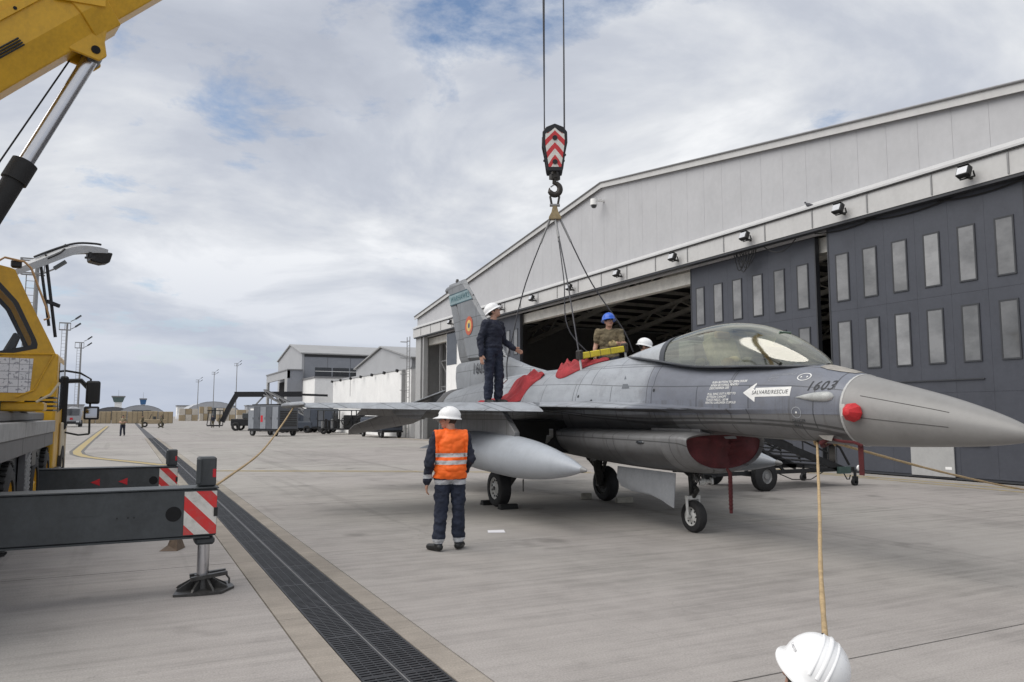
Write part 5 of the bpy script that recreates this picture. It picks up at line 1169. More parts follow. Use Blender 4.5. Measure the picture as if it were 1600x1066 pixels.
def person(label, loc, rz, pose, mats, hat=None, hyaw=0, hpitch=0, voxel=.0085, curl=.5, extra=None, hroll=0, sleeves=True, group=None, size=1.):
    """mats: top, arm, pants, boot, hand"""
    J = {k: V(v) for k, v in STAND.items()}; J.update({k: V(v) for k, v in pose.items()})
    RM = Matrix.Rotation(rz, 3, 'Z'); loc = V(loc); W = lambda p: loc+RM@V(p)
    caps, ells = [], []
    names = ['skin', 'hair', 'eye', 'lip', 'top', 'arm', 'pants', 'boot', 'hand']; mm = [m_skinp, m_hair, m_eye, m_lip, mats['top'], mats['arm'], mats['pants'], mats['boot'], mats['hand']]
    def cap(a, b, r0, r1, tg): caps.append((V(a), V(b), r0, r1, tg))
    def ell(c, ax, r, tg): ells.append((V(c), ax, V(r), tg))
    sx = (J['shR']-J['shL']).normalized(); sp = (J['neck']-J['chest']).normalized(); fw = sp.cross(sx).normalized(); fw = fw if True else fw
    fwd = sx.cross(sp)*-1; fwd = -fwd if fwd.dot(V((0, 1, 0))) < -.2 else fwd
    axc = Matrix((sx, sp.cross(sx), sp)).transposed()
    hx = (J['hipR']-J['hipL']).normalized(); hp = (J['chest']-J['pelvis']).normalized(); axp = Matrix((hx, hp.cross(hx), hp)).transposed()
    ell(J['chest'], axc, (.205, .145, .21), 'top'); ell(J['waist'], axp, (.192, .145, .18), 'top'); ell(J['pelvis']+V((0, 0, .01)), axp, (.188, .148, .15), 'pants')
    ell(J['pelvis']+hp*.045, axp, (.200, .158, .075), 'top')
    cap(J['shR'], J['shL'], .080, .080, 'top'); cap(J['neck']-sp*.07, J['neck']+V((0, .01, .06)), .062, .056, 'skin'); cap(J['neck']-sp*.06+sx*.05, J['neck']-sp*.06-sx*.05, .055, .055, 'top')
    for s in 'RL': cap(J['neck']-sp*.045, J['sh'+s]-sp*.012, .052, .066, 'top')
    for s in 'RL':
        cap(J['sh'+s], J['el'+s] if sleeves else J['sh'+s].lerp(J['el'+s], .62), .080, .066, 'top'); cap(J['el'+s], J['wr'+s], .064 if sleeves else .045, .052 if sleeves else .034, 'arm')
        if not sleeves: cap(J['sh'+s].lerp(J['el'+s], .45), J['el'+s], .05, .046, 'arm')
        cap(J['hip'+s], J['kn'+s], .110, .085, 'pants'); cap(J['kn'+s], J['an'+s].lerp(J['kn'+s], .14), .084, .078, 'pants')
        cap(J['an'+s]+V((0, 0, .03)), J['an'+s]+V((0, 0, -.03)), .052, .05, 'boot'); cap(J['an'+s]+V((0, 0, -.045))-(J['to'+s]-J['an'+s]).normalized()*.03, J['to'+s], .046, .04, 'boot')
        # hand
        d = (J['wr'+s]-J['el'+s]).normalized(); d = (d+V(J['h'+s])*.5).normalized(); sd = 1 if s == 'R' else -1
        inw = (-sx*sd); n = (inw-d*inw.dot(d)).normalized(); t = d.cross(n)       # palm faces inward
        if t.dot(V((0, 1, 0))) < 0: t = -t
        w = J['wr'+s]; pc = w+d*.065; cap(w-d*.02, w+d*.03, .030, .030, 'hand')
        ell(pc, Matrix((d, t, n)).transposed(), (.055, .044, .019), 'hand')
        for i, (o, L) in enumerate(((.033, .072), (.011, .080), (-.011, .074), (-.031, .058))):
            b = w+d*.105+t*o; k1 = b+(d*(1-.25*curl)+n*.35*curl).normalized()*L*.52; k2 = k1+(d*(1-.9*curl)+n*1.1*curl).normalized()*L*.5
            cap(b-d*.02, k1, .0105, .0098, 'hand'); cap(k1, k2, .0098, .0085, 'hand')
        b = w+d*.035+t*.035; k1 = b+(d*.7+t*.6+n*.3).normalized()*.042; k2 = k1+(d*.9+t*.1+n*.35).normalized()*.032
        cap(b, k1, .014, .012, 'hand'); cap(k1, k2, .012, .0095, 'hand')
    # head
    HM = Matrix.Rotation(hyaw, 3, 'Z')@Matrix.Rotation(hpitch, 3, 'X')@Matrix.Rotation(hroll, 3, 'Y'); hc = J['head']; H = lambda x, y, z: hc+HM@V((x, y, z))
    ell(H(0, -.008, .022), HM, (.077, .097, .098), 'hair'); ell(H(0, .018, -.022), HM, (.066, .082, .095), 'skin'); ell(H(0, .05, -.085), HM, (.042, .042, .034), 'skin')
    cap(H(0, .095, .0), H(0, .113, -.035), .010, .015, 'skin'); cap(H(0, .09, .03), H(0, .097, 0), .012, .011, 'skin')
    for q in (-1, 1): ell(H(q*.077, -.005, -.01), HM, (.011, .022, .034), 'skin'); ell(H(q*.031, .087, .008), HM, (.014, .012, .009), 'eye'); cap(H(q*.018, .098, .027), H(q*.048, .086, .027), .006, .006, 'hair')
    cap(H(-.02, .092, -.062), H(.02, .092, -.062), .008, .008, 'lip')
    # union as one skin
    mb = MB()
    for a, b, r0, r1, tg in caps:
        L = (b-a).length; d = (b-a).normalized() if L > 1e-6 else V((0, 0, 1)); pr = []
        for i in range(5): t = math.pi/2*i/4; pr.append((-r0*math.cos(t), r0*math.sin(t)))
        for i in range(5): t = math.pi/2*i/4; pr.append((L+r1*math.sin(t), r1*math.cos(t)))
        mb.lathe(a, d, pr, 14)
    for c, ax, r, tg in ells:
        rings = []
        for i in range(11):
            a = math.pi*i/10; rings.append([c+ax@V((r.x*max(math.sin(a), .004)*math.cos(2*math.pi*k/18), r.y*max(math.sin(a), .004)*math.sin(2*math.pi*k/18), -r.z*math.cos(a))) for k in range(18)])
        mb.loft(rings)
    tmp = mb.build('tmp', m_skinp, None); rm = tmp.modifiers.new('r', 'REMESH'); rm.mode = 'VOXEL'; rm.voxel_size = voxel; sm = tmp.modifiers.new('s', 'SMOOTH'); sm.factor = .5; sm.iterations = 3 if voxel < .02 else 1
    dg = bpy.context.evaluated_depsgraph_get(); dg.update(); me = bpy.data.meshes.new_from_object(tmp.evaluated_get(dg)); bpy.data.objects.remove(tmp)
    nv = len(me.vertices); co = np.empty(nv*3); me.vertices.foreach_get('co', co); co = co.reshape(-1, 3)
    def tags(P):
        best = np.full(len(P), 1e9); idx = np.zeros(len(P), int)
        for a, b, r0, r1, tg in caps:
            a_, b_ = np.array(a), np.array(b); ab = b_-a_; t = np.clip(((P-a_)@ab)/max(ab@ab, 1e-9), 0, 1); dd = np.linalg.norm(P-(a_+t[:, None]*ab), axis=1)-(r0+(r1-r0)*t)
            m = dd < best; best[m] = dd[m]; idx[m] = names.index(tg)
        for c, ax, r, tg in ells:
            q = (P-np.array(c))@np.array(ax); l = np.linalg.norm(q/np.array(r), axis=1); dd = (l-1)*min(r)
            m = dd < best; best[m] = dd[m]; idx[m] = names.index(tg)
        return idx
    vt = tags(co)
    no = np.empty(nv*3); me.vertices.foreach_get('normal', no); no = no.reshape(-1, 3)
    if voxel < .02:
        for i in range(nv):
            if vt[i] in (4, 5, 6):
                p = co[i]; k = mnoise.noise(V((p[0]*9, p[1]*9, p[2]*14)))+.5*mnoise.noise(V((p[0]*22, p[1]*22, p[2]*26+7)))
                co[i] += no[i]*k*.018
    me.vertices.foreach_set('co', co.ravel())
    nf = len(me.polygons); fc = np.empty(nf*3); me.polygons.foreach_get('center', fc); fc = fc.reshape(-1, 3); ft = tags(fc)
    mats_l = list(mm)
    if extra:
        for cond, mat in extra:
            mats_l.append(mat); mk = cond(fc, ft); ft[mk] = len(mats_l)-1
    me.materials.clear()
    for m in mats_l: me.materials.append(m)
    me.polygons.foreach_set('material_index', ft); me.polygons.foreach_set('use_smooth', [True]*nf)
    body = bpy.data.objects.new('person', me); COL.objects.link(body); body.location = loc; body.rotation_euler = (0, 0, rz); body.scale = (size,)*3; tag(body, label, 'person', group)
    def child(mbb, name, mat, sm=45):
        o = mbb.build(name, mat, None, sm); o.parent = body; return o
    if hat:
        hh = MB(); K = 40; rings = []
        def hr(f, up, grow=0, peak=0, dz=0):
            out = []
            for k in range(K):
                a = 2*math.pi*k/K; ca, sa = math.cos(a), math.sin(a); pk = peak*max(0, ca)**2.2
                out.append(H((.118*f+grow)*sa, (.142*f+grow+pk)*ca-.004, .030+up+dz-pk*.30))
            return out
        rings = [hr(.94, 0, 0, 0, -.004), hr(1., 0, .02, .055, -.016), hr(1., 0, .021, .056, -.010), hr(1., .004, .004), hr(1., .02, 0)]
        for i in range(1, 11):
            e = math.pi/2*i/10; rings.append(hr(max(math.cos(e), .01)**.9, .02+.118*math.sin(e), 0))
        ho = child(hh.loft(rings), 'hard_hat', hat)
        for off in (-.028, 0, .028):
            P = []
            for i in range(19):
                e = math.pi*(.06+.88*i/18); y = .142*math.cos(e)*.985; z = .05+.122*math.sin(e)*math.sqrt(max(0, 1-(off/.118)**2)); P.append(H(off, y-.004, z-.004))
            ro = MB().pipe(P, .0055 if off else .008, 6).build('hat_ridge', hat, None, 60); ro.parent = ho
        if voxel < .008:
            for k, (x, y, z) in enumerate(((.03, .05, .158), (.035, .035, .16))):
                o2 = MB().ball(H(-x, y, z), .004, 6).build('vent_hole', m_black, None); o2.parent = ho
    return body, (names, me, fc, ft, co), child, H
def vest(person_out, mat, off=.016, zcut=None):
    body, (names, me, fc, ft, co), child, H = person_out
    no = np.empty(len(me.vertices)*3); me.vertices.foreach_get('normal', no); no = no.reshape(-1, 3)
    use = [p for p in me.polygons if zcut(fc[p.index])]
    ids = {}; vs = []; fs = []
    for p in use:
        q = []
        for v in p.vertices:
            if v not in ids: ids[v] = len(vs); vs.append(tuple(co[v]+no[v]*off))
            q.append(ids[v])
        fs.append(tuple(q))
    o = MB().add(vs, fs).build('vest', mat, None, 80, nofix=True); o.parent = body
    s = o.modifiers.new('t', 'SOLIDIFY'); s.thickness = .012; s.offset = -1
    return o
def vest_mat():
    t = NT('orange vest cloth'); tc = t.n('ShaderNodeTexCoord'); x = t.n('ShaderNodeSeparateXYZ'); t.l(tc.outputs['Object'], x.inputs[0])
    z = t.math('ADD', x.outputs[2], t.math('MULTIPLY', t.math('SUBTRACT', t.noise(5, 2), .5), .02))
    def band(a, b): return t.math('MULTIPLY', t.math('GREATER_THAN', z, a), t.math('GREATER_THAN', b, z))
    f = t.math('ADD', band(1.075, 1.125), band(1.165, 1.215), clamp=True)
    c = t.mix(t.noise(7, 4), (.90, .12, .008), (.98, .17, .012)); t.bump(t.noise(14, 3), .3, .01)
    return t.set(t.mix(f, c, (.52, .52, .52)), .65)
work = dict(top=m_navy, arm=m_navy, pants=m_navy2, boot=m_boot, hand=m_skinp)
def zband(a, b, tg): return lambda fc, ft: (fc[:, 2] > a) & (fc[:, 2] < b) & np.isin(ft, tg)
# man in the orange vest, back to the camera, looking left
p1 = person('man in white hard hat and orange high visibility vest standing on the apron', (3.68, 9.15, 0), R_(-12),
            dict(wrL=(-.29, .02, .86), elL=(-.27, -.06, 1.13), wrR=(.22, .16, .98), elR=(.26, -.03, 1.14), anL=(-.15, -.02, .09), toL=(-.24, .13, .04), anR=(.12, .06, .09), toR=(.2, .22, .04), head=(-.015, .03, 1.63)), work, m_hatw, R_(66), R_(4), .0072, .55,
            [(zband(.825, .885, [4, 6]), m_refl), (lambda fc, ft: (ft == 5) & (np.abs(fc[:, 0]) > .19) & (fc[:, 2] > .90) & (fc[:, 2] < .95), m_refl), (zband(.10, .155, [6, 7]), m_refl)])
vest(p1, vest_mat(), .016, lambda c: abs(c[0]) < .205 and .90 < c[2] < 1.51 and not (abs(c[0]) > .165 and c[2] < 1.3 and False))
def topz(x, y):
    h = FB.ray_cast(V((x, y, 4)), V((0, 0, -1))); return h[0].z if h[0] is not None else 1.9
# man standing on the wing, looking up at the hook
x, y = 6.12, 13.1
person('man in white hard hat and navy overalls standing on the wing looking up', (x, y, topz(x, y)+.004), R_(200),
       dict(wrR=(.27, -.02, .87), elR=(.26, -.06, 1.14), elL=(-.26, .0, 1.15), wrL=(-.36, .16, 1.00), hL=(-.6, .4, .1), anR=(.09, -.04, .09), anL=(-.08, .05, .09), toR=(.12, .13, .04), toL=(-.10, .22, .04), knR=(.1, .01, .5), knL=(-.1, .05, .5), head=(-.01, -.005, 1.635)), work, m_hatw, R_(38), R_(33), .0085, .35, size=1.07)
# man with the blue helmet kneeling on the back of the jet
x, y = 8.0, 12.0; z = topz(x, y)
kneel = dict(pelvis=(0, -.10, .40), waist=(0, -.08, .53), chest=(0, -.03, .73), neck=(0, .01, .92), head=(0, .035, 1.065), shR=(.19, 0, .865), shL=(-.19, 0, .865), hipR=(.1, -.08, .36), hipL=(-.1, -.08, .36), knR=(.16, .30, .09), knL=(-.16, .30, .09), anR=(.12, -.14, .07), anL=(-.12, -.14, .07), toR=(.13, -.30, .05), toL=(-.13, -.30, .05))
person('man in blue hard hat and tan t-shirt kneeling behind the yellow bar', (x, y, z-.02), R_(146),
       dict(kneel, elR=(.25, -.04, .61), wrR=(.26, .10, .39), elL=(-.27, .06, .63), wrL=(-.13, .27, .62), hL=(.5, .5, 0)), dict(top=m_olive, arm=m_skinp, pants=m_navy, boot=m_boot, hand=m_glove), m_hatb, R_(22), R_(10), .0085, .7, sleeves=False)
# man in white helmet crouching behind the canopy fairing
x, y = 8.62, 11.8
person('man in white hard hat crouched low behind the canopy', (x, y, topz(x, y)+.01), R_(243),
       dict(kneel, elR=(.27, .05, .63), wrR=(.2, .27, .52), elL=(-.27, .05, .63), wrL=(-.2, .27, .52)), work, m_hatw, R_(-10), R_(-12), .011, .6)
# person squatting in the foreground, only the helmet reaches into the picture
squat = dict(pelvis=(0, -.18, .26), waist=(0, -.10, .34), chest=(0, .05, .46), neck=(0, .16, .61), head=(0, .22, .725), shR=(.19, .12, .55), shL=(-.19, .12, .55), hipR=(.1, -.13, .27), hipL=(-.1, -.13, .27), knR=(.22, .24, .47), knL=(-.22, .24, .47), anR=(.16, .02, .09), anL=(-.16, .02, .09), toR=(.2, .2, .04), toL=(-.2, .2, .04), elR=(.27, .30, .40), elL=(-.27, .30, .40), wrR=(.20, .46, .52), wrL=(-.12, .50, .48))
p5 = person('person in glossy white hard hat squatting in front of the camera', (2.10, 1.985, 0), R_(-50), squat, work, m_hatw, R_(0), R_(6), .0079, .8, hroll=R_(31))
def hat_text():
    body, _, child, H = p5
    hat = [c for c in body.children if c.name.startswith('hard_hat')][0]
    me = hat.data; bv = BVHTree.FromPolygons([tuple(v.co) for v in me.vertices], [tuple(p.vertices) for p in me.polygons])
    vs, fs = text2d('T. MESTER', .0135, 0, .1, 1., False); out = []
    for u, v in vs:
        o = H(-.4, .045-u*-1-.04, .075+v); q = H(0, .045+u-.04, .075+v); h = bv.ray_cast(H(-.4, -.02-u, .085+v), (H(0, -.02-u, .085+v)-H(-.4, -.02-u, .085+v)).normalized())
        out.append(h[0]+(H(-.4, 0, 0)-H(0, 0, 0)).normalized()*.0008 if h[0] is not None else q)
    o = MB().add(out, fs).build('hat_lettering', M('pen grey', (.12, .12, .13), .6), None, nofix=True); o.parent = hat
hat_text()
# far figures
far = dict(top=m_camo, arm=m_camo, pants=m_camo, boot=m_boot, hand=m_skinp)
walk = dict(anR=(.1, .22, .09), toR=(.12, .38, .06), knR=(.1, .2, .5), anL=(-.1, -.25, .12), toL=(-.1, -.1, .05), knL=(-.1, -.05, .5), wrL=(-.25, .2, .95), wrR=(.26, -.12, .92))
person('walking man in khaki top and dark trousers on the empty apron', (-.35, 72, 0), R_(170), dict(walk, wrR=(.1, .25, 1.15), wrL=(-.1, .25, 1.15)), dict(far, top=m_khaki, arm=m_skinp, pants=m_navy), None, 0, 0, .022)
person('soldier in camouflage striding beside the pale jeep', (4.1, 116, 0), R_(120), walk, far, None, 0, 0, .03)
person('soldier in camouflage standing left of the pale jeep', (1.9, 122, 0), R_(60), dict(wrR=(.3, .25, 1.1)), far, None, 0, 0, .03)
person('left one of two people in dark clothes near the boom lift', (10.9, 118, 0), R_(150), dict(wrR=(.2, .3, 1.1)), dict(far, top=m_navy, arm=m_navy), None, 0, 0, .03)
person('right one of two people near the boom lift, in tan clothes', (11.8, 118, 0), R_(200), walk, dict(far, top=m_khaki, arm=m_khaki), None, 0, 0, .03)
# ------------------------------------------------------------------ ground equipment
m_gse = M('blue grey cart paint', (.085, .093, .108), .5, var=.15, scale=2, grime=.25); m_gse2 = M('dark navy cart paint', (.045, .055, .075), .5, var=.15, scale=2, grime=.25); m_gse3 = M('pale cart panel', (.23, .245, .27), .5, var=.1, scale=2, grime=.25)
def oriented(o, ang):
    c, s = math.cos(ang), math.sin(ang); o = V(o)
    return lambda x, y, z: o+V((x*c-y*s, x*s+y*c, z))
class LB(MB):
    """boxes given in a rotated local frame"""
    def __init__(s, T): super().__init__(); s.T = T
    def lb(s, a, b):
        a, b = V(a), V(b); vs = [s.T(x, y, z) for x in (a.x, b.x) for y in (a.y, b.y) for z in (a.z, b.z)]
        s.add(vs, [(0,1,3,2), (4,6,7,5), (0,4,5,1), (2,3,7,6), (0,2,6,4), (1,5,7,3)]); return s
def cart(name, label, loc, ang, L, W, H, mat, mat2, style=0):
    """wheeled ground power cart: long side faces local -y"""
    T = oriented(loc, ang); t = thing(name, loc, label, 'service cart', 'service carts by the annex')
    z0 = .42
    LB(T).lb((-L/2, -W/2, z0), (L/2, W/2, z0+.14)).build('frame', m_blackm, t)
    body = LB(T).lb((-L/2, -W/2+.03, z0+.141), (L/2, W/2-.03, H)).build('housing', mat, t, bevel=.05)
    n = max(3, int(L/.75))
    for k in range(n):
        a, b = -L/2+L*k/n, -L/2+L*(k+1)/n
        dp = LB(T).lb((a+.03, -W/2+.005, z0+.2), (b-.03, -W/2+.028, H-.12)).build('door_panel', mat2 if k % 2 == 0 else mat, body)
        LB(T).lb((b-.14, -W/2-.015, (z0+H)/2-.1), (b-.1, -W/2+.004, (z0+H)/2+.08)).build('handle', m_black, dp)
    for k in range(9): LB(T).lb((L/2+.002, -W/2+.2, z0+.4+k*(H-z0-.8)/9), (L/2+.03, W/2-.2, z0+.4+(k+.55)*(H-z0-.8)/9)).build('louvre', m_black, body)
    for k in range(9): LB(T).lb((-L/2-.03, -W/2+.2, z0+.4+k*(H-z0-.8)/9), (-L/2-.002, W/2-.2, z0+.4+(k+.55)*(H-z0-.8)/9)).build('louvre', m_black, body)
    if style == 0:
        LB(T).lb((-.3, -W/2-.0, z0+.75), (0, -W/2+.0045, z0+1.3)).build('red_notice', m_redrefl, body); LB(T).lb((-L/2+.3, -W/2-.0, H-.4), (-L/2+.75, -W/2+.0045, H-.25)).build('white_notice', m_white, body)
    LB(T).lb((-L/2+.2, -W/2+.2, H+.002), (L/2-.5, W/2-.2, H+.12)).build('roof_hood', m_blackm, t, bevel=.03)
    for x in (-L/2+.5, L/2-.5):
        for y in (-W/2+.15, W/2-.15):
            a, b = T(x, y-.11, .33), T(x, y+.11, .33); w = MB().lathe(a, b-a, [(0, .18), (0, .27), (.03, .32), (.19, .32), (.22, .27), (.22, .18)], 20, closed=True).build('wheel', m_tyre, t, 35)
            MB().tube(T(x, y-.08, .33), T(x, y+.08, .33), .19, n=16).build('rim', m_steel, w)
    LB(T).lb((-L/2-1.0, -.05, .36), (-L/2, .05, .44)).build('tow_bar', m_blackm, t)
    return t
cart('ground_power_cart', 'blue grey ground power cart with red notice, left of the wing tip', (11.0, 67.4, 0), R_(-62), 4.0, 2.1, 2.55, m_gse, m_gse3, 0)
cart('ground_power_cart', 'dark navy generator cart standing nearest the white block', (17.6, 84.0, 0), R_(-26), 3.4, 1.9, 2.3, m_gse2, m_gse2, 1)
cart('ground_power_cart', 'dark navy generator cart second from the white block', (17.5, 78.5, 0), R_(-34), 3.0, 1.9, 2.4, m_gse2, m_gse, 1)
def frame_trolley():
    loc = V((18.2, 71.5, 0)); T = oriented(loc, R_(-30)); t = thing('equipment_trolley', loc, 'black open frame trolley loaded with hoses and silver cylinders', 'trolley', None)
    f = LB(T).lb((-2.4, -.9, .4), (2.4, .9, .52)); f.build('bed', m_blackm, t)
    for x in (-2.35, -.8, .8, 2.35):
        for y in (-.85, .85): LB(T).lb((x-.04, y-.04, .52), (x+.04, y+.04, 2.15)).build('post', m_blackm, t)
    LB(T).lb((-2.45, -.95, 2.15), (2.45, .95, 2.24)).build('roof', m_cgrey, t)
    for y in (-.86, .86): LB(T).lb((-2.4, y-.03, 1.2), (2.4, y+.03, 1.27)).build('rail', m_blackm, t)
    for k in range(6): MB().tube(T(-2.0+.3*k, -.5, .53), T(-2.0+.3*k, -.5, 1.2+.2*(k % 2)), .13, n=10).build('gas_bottle', m_steel if k % 3 == 0 else m_black, t)
    LB(T).lb((.0, -.7, .53), (2.2, .7, 1.75)).build('pump_unit', m_black, t, bevel=.05)
    for q in range(3): MB().pipe([T(.2+.7*q+.35*math.cos(a), -.75, 1.2+.35*math.sin(a)) for a in [2*math.pi*k/16 for k in range(17)]], .05, 6).build('hose_coil', m_rub, t)
    for x in (-1.8, 1.8):
        for y in (-.8, .8): MB().lathe(T(x, y-.1, .3), T(x, y+.1, .3)-T(x, y-.1, .3), [(0, .1), (0, .25), (.03, .3), (.17, .3), (.2, .25), (.2, .1)], 18, closed=True).build('wheel', m_tyre, t, 35)
frame_trolley()
cart('ground_power_cart', 'dark cart half hidden behind the tailplane', (18.0, 59.5, 0), R_(-88), 5.5, 1.7, 1.55, m_gse2, m_gse2, 1)
def boom_lift():
    loc = V((12.9, 93, 0)); T = oriented(loc, R_(-20)); t = thing('boom_lift', loc, 'black articulated boom lift with long arm behind the carts', 'boom lift')
    LB(T).lb((-2.2, -1.1, .55), (1.6, 1.1, 1.35)).build('chassis', m_blackm, t, bevel=.05); LB(T).lb((-1.0, -.9, 1.36), (1.4, .9, 2.0)).build('turret', m_cgrey, t, bevel=.08)
    MB().bar(T(-3.4, 0, 1.0), T(-2.7, 0, 2.6), .45, .5).bar(T(-2.7, 0, 2.6), T(-1.9, 0, 4.1), .45, .5).build('lower_arm', m_blackm, t)
    MB().bar(T(-2.1, 0, 4.15), T(5.5, 0, 4.2), .5, .6).build('upper_arm', m_blackm, t); MB().bar(T(5.3, 0, 4.15), T(8.4, 0, 4.05), .22, .25).build('jib', m_blackm, t)
    MB().tube(T(2.0, 0, 3.95), T(2.0, 0, 2.0), .06).tube(T(-.6, 0, 2.0), T(1.2, 0, 4.0), .09).build('lift_ram', m_steel, t)
    fr = MB()
    for x in (-4.9, -3.5):
        for y in (-.7, .7): fr.bar(T(x, y, .6), T(x+(.2 if x < -4 else 0), y, 2.3), .09, .09)
    for z in (.6, 2.3): fr.bar(T(-4.9, -.7, z), T(-3.5, -.7, z), .09, .09).bar(T(-4.9, .7, z), T(-3.5, .7, z), .09, .09).bar(T(-4.85, -.7, z), T(-4.85, .7, z), .09, .09)
    fr.build('operator_basket', m_blackm, t); LB(T).lb((-4.9, -.7, .5), (-3.5, .7, .6)).build('basket_floor', m_blackm, t)
    for x in (-1.6, 1.1):
        for y in (-1.15, 1.15): MB().lathe(T(x, y-.17, .48), T(x, y+.17, .48)-T(x, y-.17, .48), [(0, .25), (0, .42), (.05, .48), (.29, .48), (.34, .42), (.34, .25)], 20, closed=True).build('wheel', m_tyre, t, 35)
boom_lift()
def cab_van():
    loc = V((14.2, 86, 0)); T = oriented(loc, R_(-75)); t = thing('tow_tractor', loc, 'dark tow tractor with silver windscreen parked beside the blue grey cart', 'tractor')
    MB().prism([T(x, -1.0, z) for x, z in ((-2.3, .45), (2.3, .45), (2.3, 1.2), (1.2, 1.35), (.4, 2.35), (-2.2, 2.4), (-2.3, 1.5))], T(0, 2.0, 0)-T(0, 0, 0)).build('body', m_gse2, t, bevel=.06, seg=2)
    MB().prism([T(x, -.85, z) for x, z in ((1.19, 1.38), (.41, 2.31), (.43, 2.34), (1.24, 1.40))], T(0, 1.7, 0)-T(0, 0, 0)).build('windscreen', m_pane, t)
    for y in (-1.006, 1.0): LB(T).lb((-.9, y, 1.45), (.35, y+.006, 2.2)).build('side_window', m_paned, t)
    for x in (-1.5, 1.5):
        for y in (-.95, .95): MB().lathe(T(x, y-.13, .42), T(x, y+.13, .42)-T(x, y-.13, .42), [(0, .22), (0, .37), (.04, .42), (.22, .42), (.26, .37), (.26, .22)], 20, closed=True).build('wheel', m_tyre, t, 35)
    for y in (-.7, .7): LB(T).lb((2.29, y-.15, .85), (2.32, y+.15, 1.05)).build('headlight', m_lens, t)
cab_van()
# rolling maintenance stairs behind the nose gear
def stairs():
    t = thing('maintenance_stairs', (14.3, 14.0, 0), 'black wheeled maintenance stairs lowered behind the nose gear', 'stairs')
    m_b = M('worn black paint', (.022, .023, .025), .5, .2, var=.4, scale=8, grime=.3)
    A0, A1 = V((15.55, 0, .38)), V((11.4, 0, 1.70))
    for y in (13.25, 14.75):
        o = V((0, y, 0)); MB().bar(o+A0, o+A1, .06, .16).build('stringer', m_b, t)
        MB().pipe([o+A0+V((.2, 0, .12)), o+A0+V((-.1, 0, .55)), o+A1+V((0, 0, .75))], .03, 8).build('handrail', m_b, t)
        MB().pipe([o+A0+V((-.5, 0, .42)), o+A1+V((0, 0, .40))], .022, 8).build('mid_rail', m_b, t)
        for k in range(5): p = o+A0.lerp(A1, .12+.2*k); MB().tube(p, p+V((0, 0, .68)), .018, n=8).build('stanchion', m_b, t)
        MB().bar(o+V((15.9, 0, .40)), o+V((11.6, 0, .40)), .06, .09).build('base_rail', m_b, t)
        MB().bar(o+V((13.6, 0, .42)), o+V((12.4, 0, 1.35)), .05, .05).bar(o+V((12.4, 0, .42)), o+V((13.4, 0, 1.0)), .04, .04).build('brace', m_b, t)
    for k in range(12): p = A0.lerp(A1, (k+.5)/12); xbox((p.x-.12, 13.28, p.z+.02), (p.x+.12, 14.72, p.z+.05)).build('tread', m_b, t)
    for x in (15.85, 13.6, 11.7): xbox((x-.04, 13.28, .36), (x+.04, 14.72, .42)).build('cross_member', m_b, t)
    for x, y in ((12.84, 13.10), (12.95, 14.95)):
        w = MB().lathe((x, y-.11, .33), (0, 1, 0), [(0, .16), (0, .27), (.04, .33), (.18, .33), (.22, .27), (.22, .16)], 24, closed=True).build('wheel', m_tyre, t, 35)
        MB().lathe((x, y-.09, .33), (0, 1, 0), [(0, .03), (0, .06), (.03, .07), (.04, .14), (0, .165), (.16, .165)], 20).build('rim', m_steel, w, 40)
    MB().tube((12.84, 13.2, .33), (12.95, 14.9, .33), .04).build('axle', m_b, t)
    for y in (13.2, 14.8):
        MB().tube((15.88, y, .38), (15.88, y, .18), .035).box((15.88, y, .16), (.05, .14, .12)).build('caster_fork', m_b, t); MB().lathe((15.86, y-.04, .085), (0, 1, 0), [(0, .04), (0, .085), (.08, .085), (.08, .04)], 16, closed=True).build('caster_wheel', m_tyre, t, 40)
    MB().tube((15.95, 13.15, .42), (15.95, 13.10, .42), .07, n=14).build('end_cap', m_white, t)
    xbox((15.3, 13.16, .30), (15.7, 13.24, .46)).build('control_box', M('green grey box', (.06, .10, .09), .5), t)
    MB().pipe([(15.5, 13.2, .3), (15.6, 13.2, .16), (15.68, 13.2, .16), (15.72, 13.2, .26)], .015, 6).pipe([(14.8, 13.2, .36), (14.4, 13.2, .2), (13.8, 13.2, .22), (13.4, 13.2, .36)], .012, 6).build('hose_loop', m_black, t)
stairs()
# chocks, blocks and the sheet of paper
def chock(label, c, ang, mat=None, size=(.16, .36, .09)):
    T = oriented(c, ang); h = size[2]
    o = MB().prism([T(-size[0]/2, -size[1]/2, .001), T(size[0]/2, -size[1]/2, .001), T(size[0]/4, -size[1]/2, h), T(-size[0]/4, -size[1]/2, h)], T(0, size[1], 0)-T(0, 0, 0)).build('wheel_chock', mat or m_rub, None, bevel=.008, loc=c); return tag(o, label, 'chock')
chock('black rubber chock in front of the near main wheel', (6.24, 12.70, 0), R_(90)); chock('black rubber chock behind the near main wheel', (6.24, 13.47, 0), R_(90))
m_wood = M('pale weathered wood', (.36, .34, .29), .8, var=.25, scale=10)
chock('pale wooden block in front of the far main wheel', (8.72, 12.62, 0), R_(80), m_wood, (.14, .34, .11)); chock('small pale wooden block behind the far main wheel', (8.4, 13.5, 0), R_(60), m_wood, (.14, .22, .12))
pp = tag(MB().prism([V((4.72, 10.26, .004)), V((4.95, 10.16, .004)), V((5.02, 10.36, .012)), V((4.80, 10.45, .006))], (0, 0, .002)).build('paper_sheet', M('white paper', (.72, .71, .74), .7, var=.05), None, loc=(4.85, 10.3, 0)), 'white sheet of paper lying on the concrete by the orange vest man', 'paper')
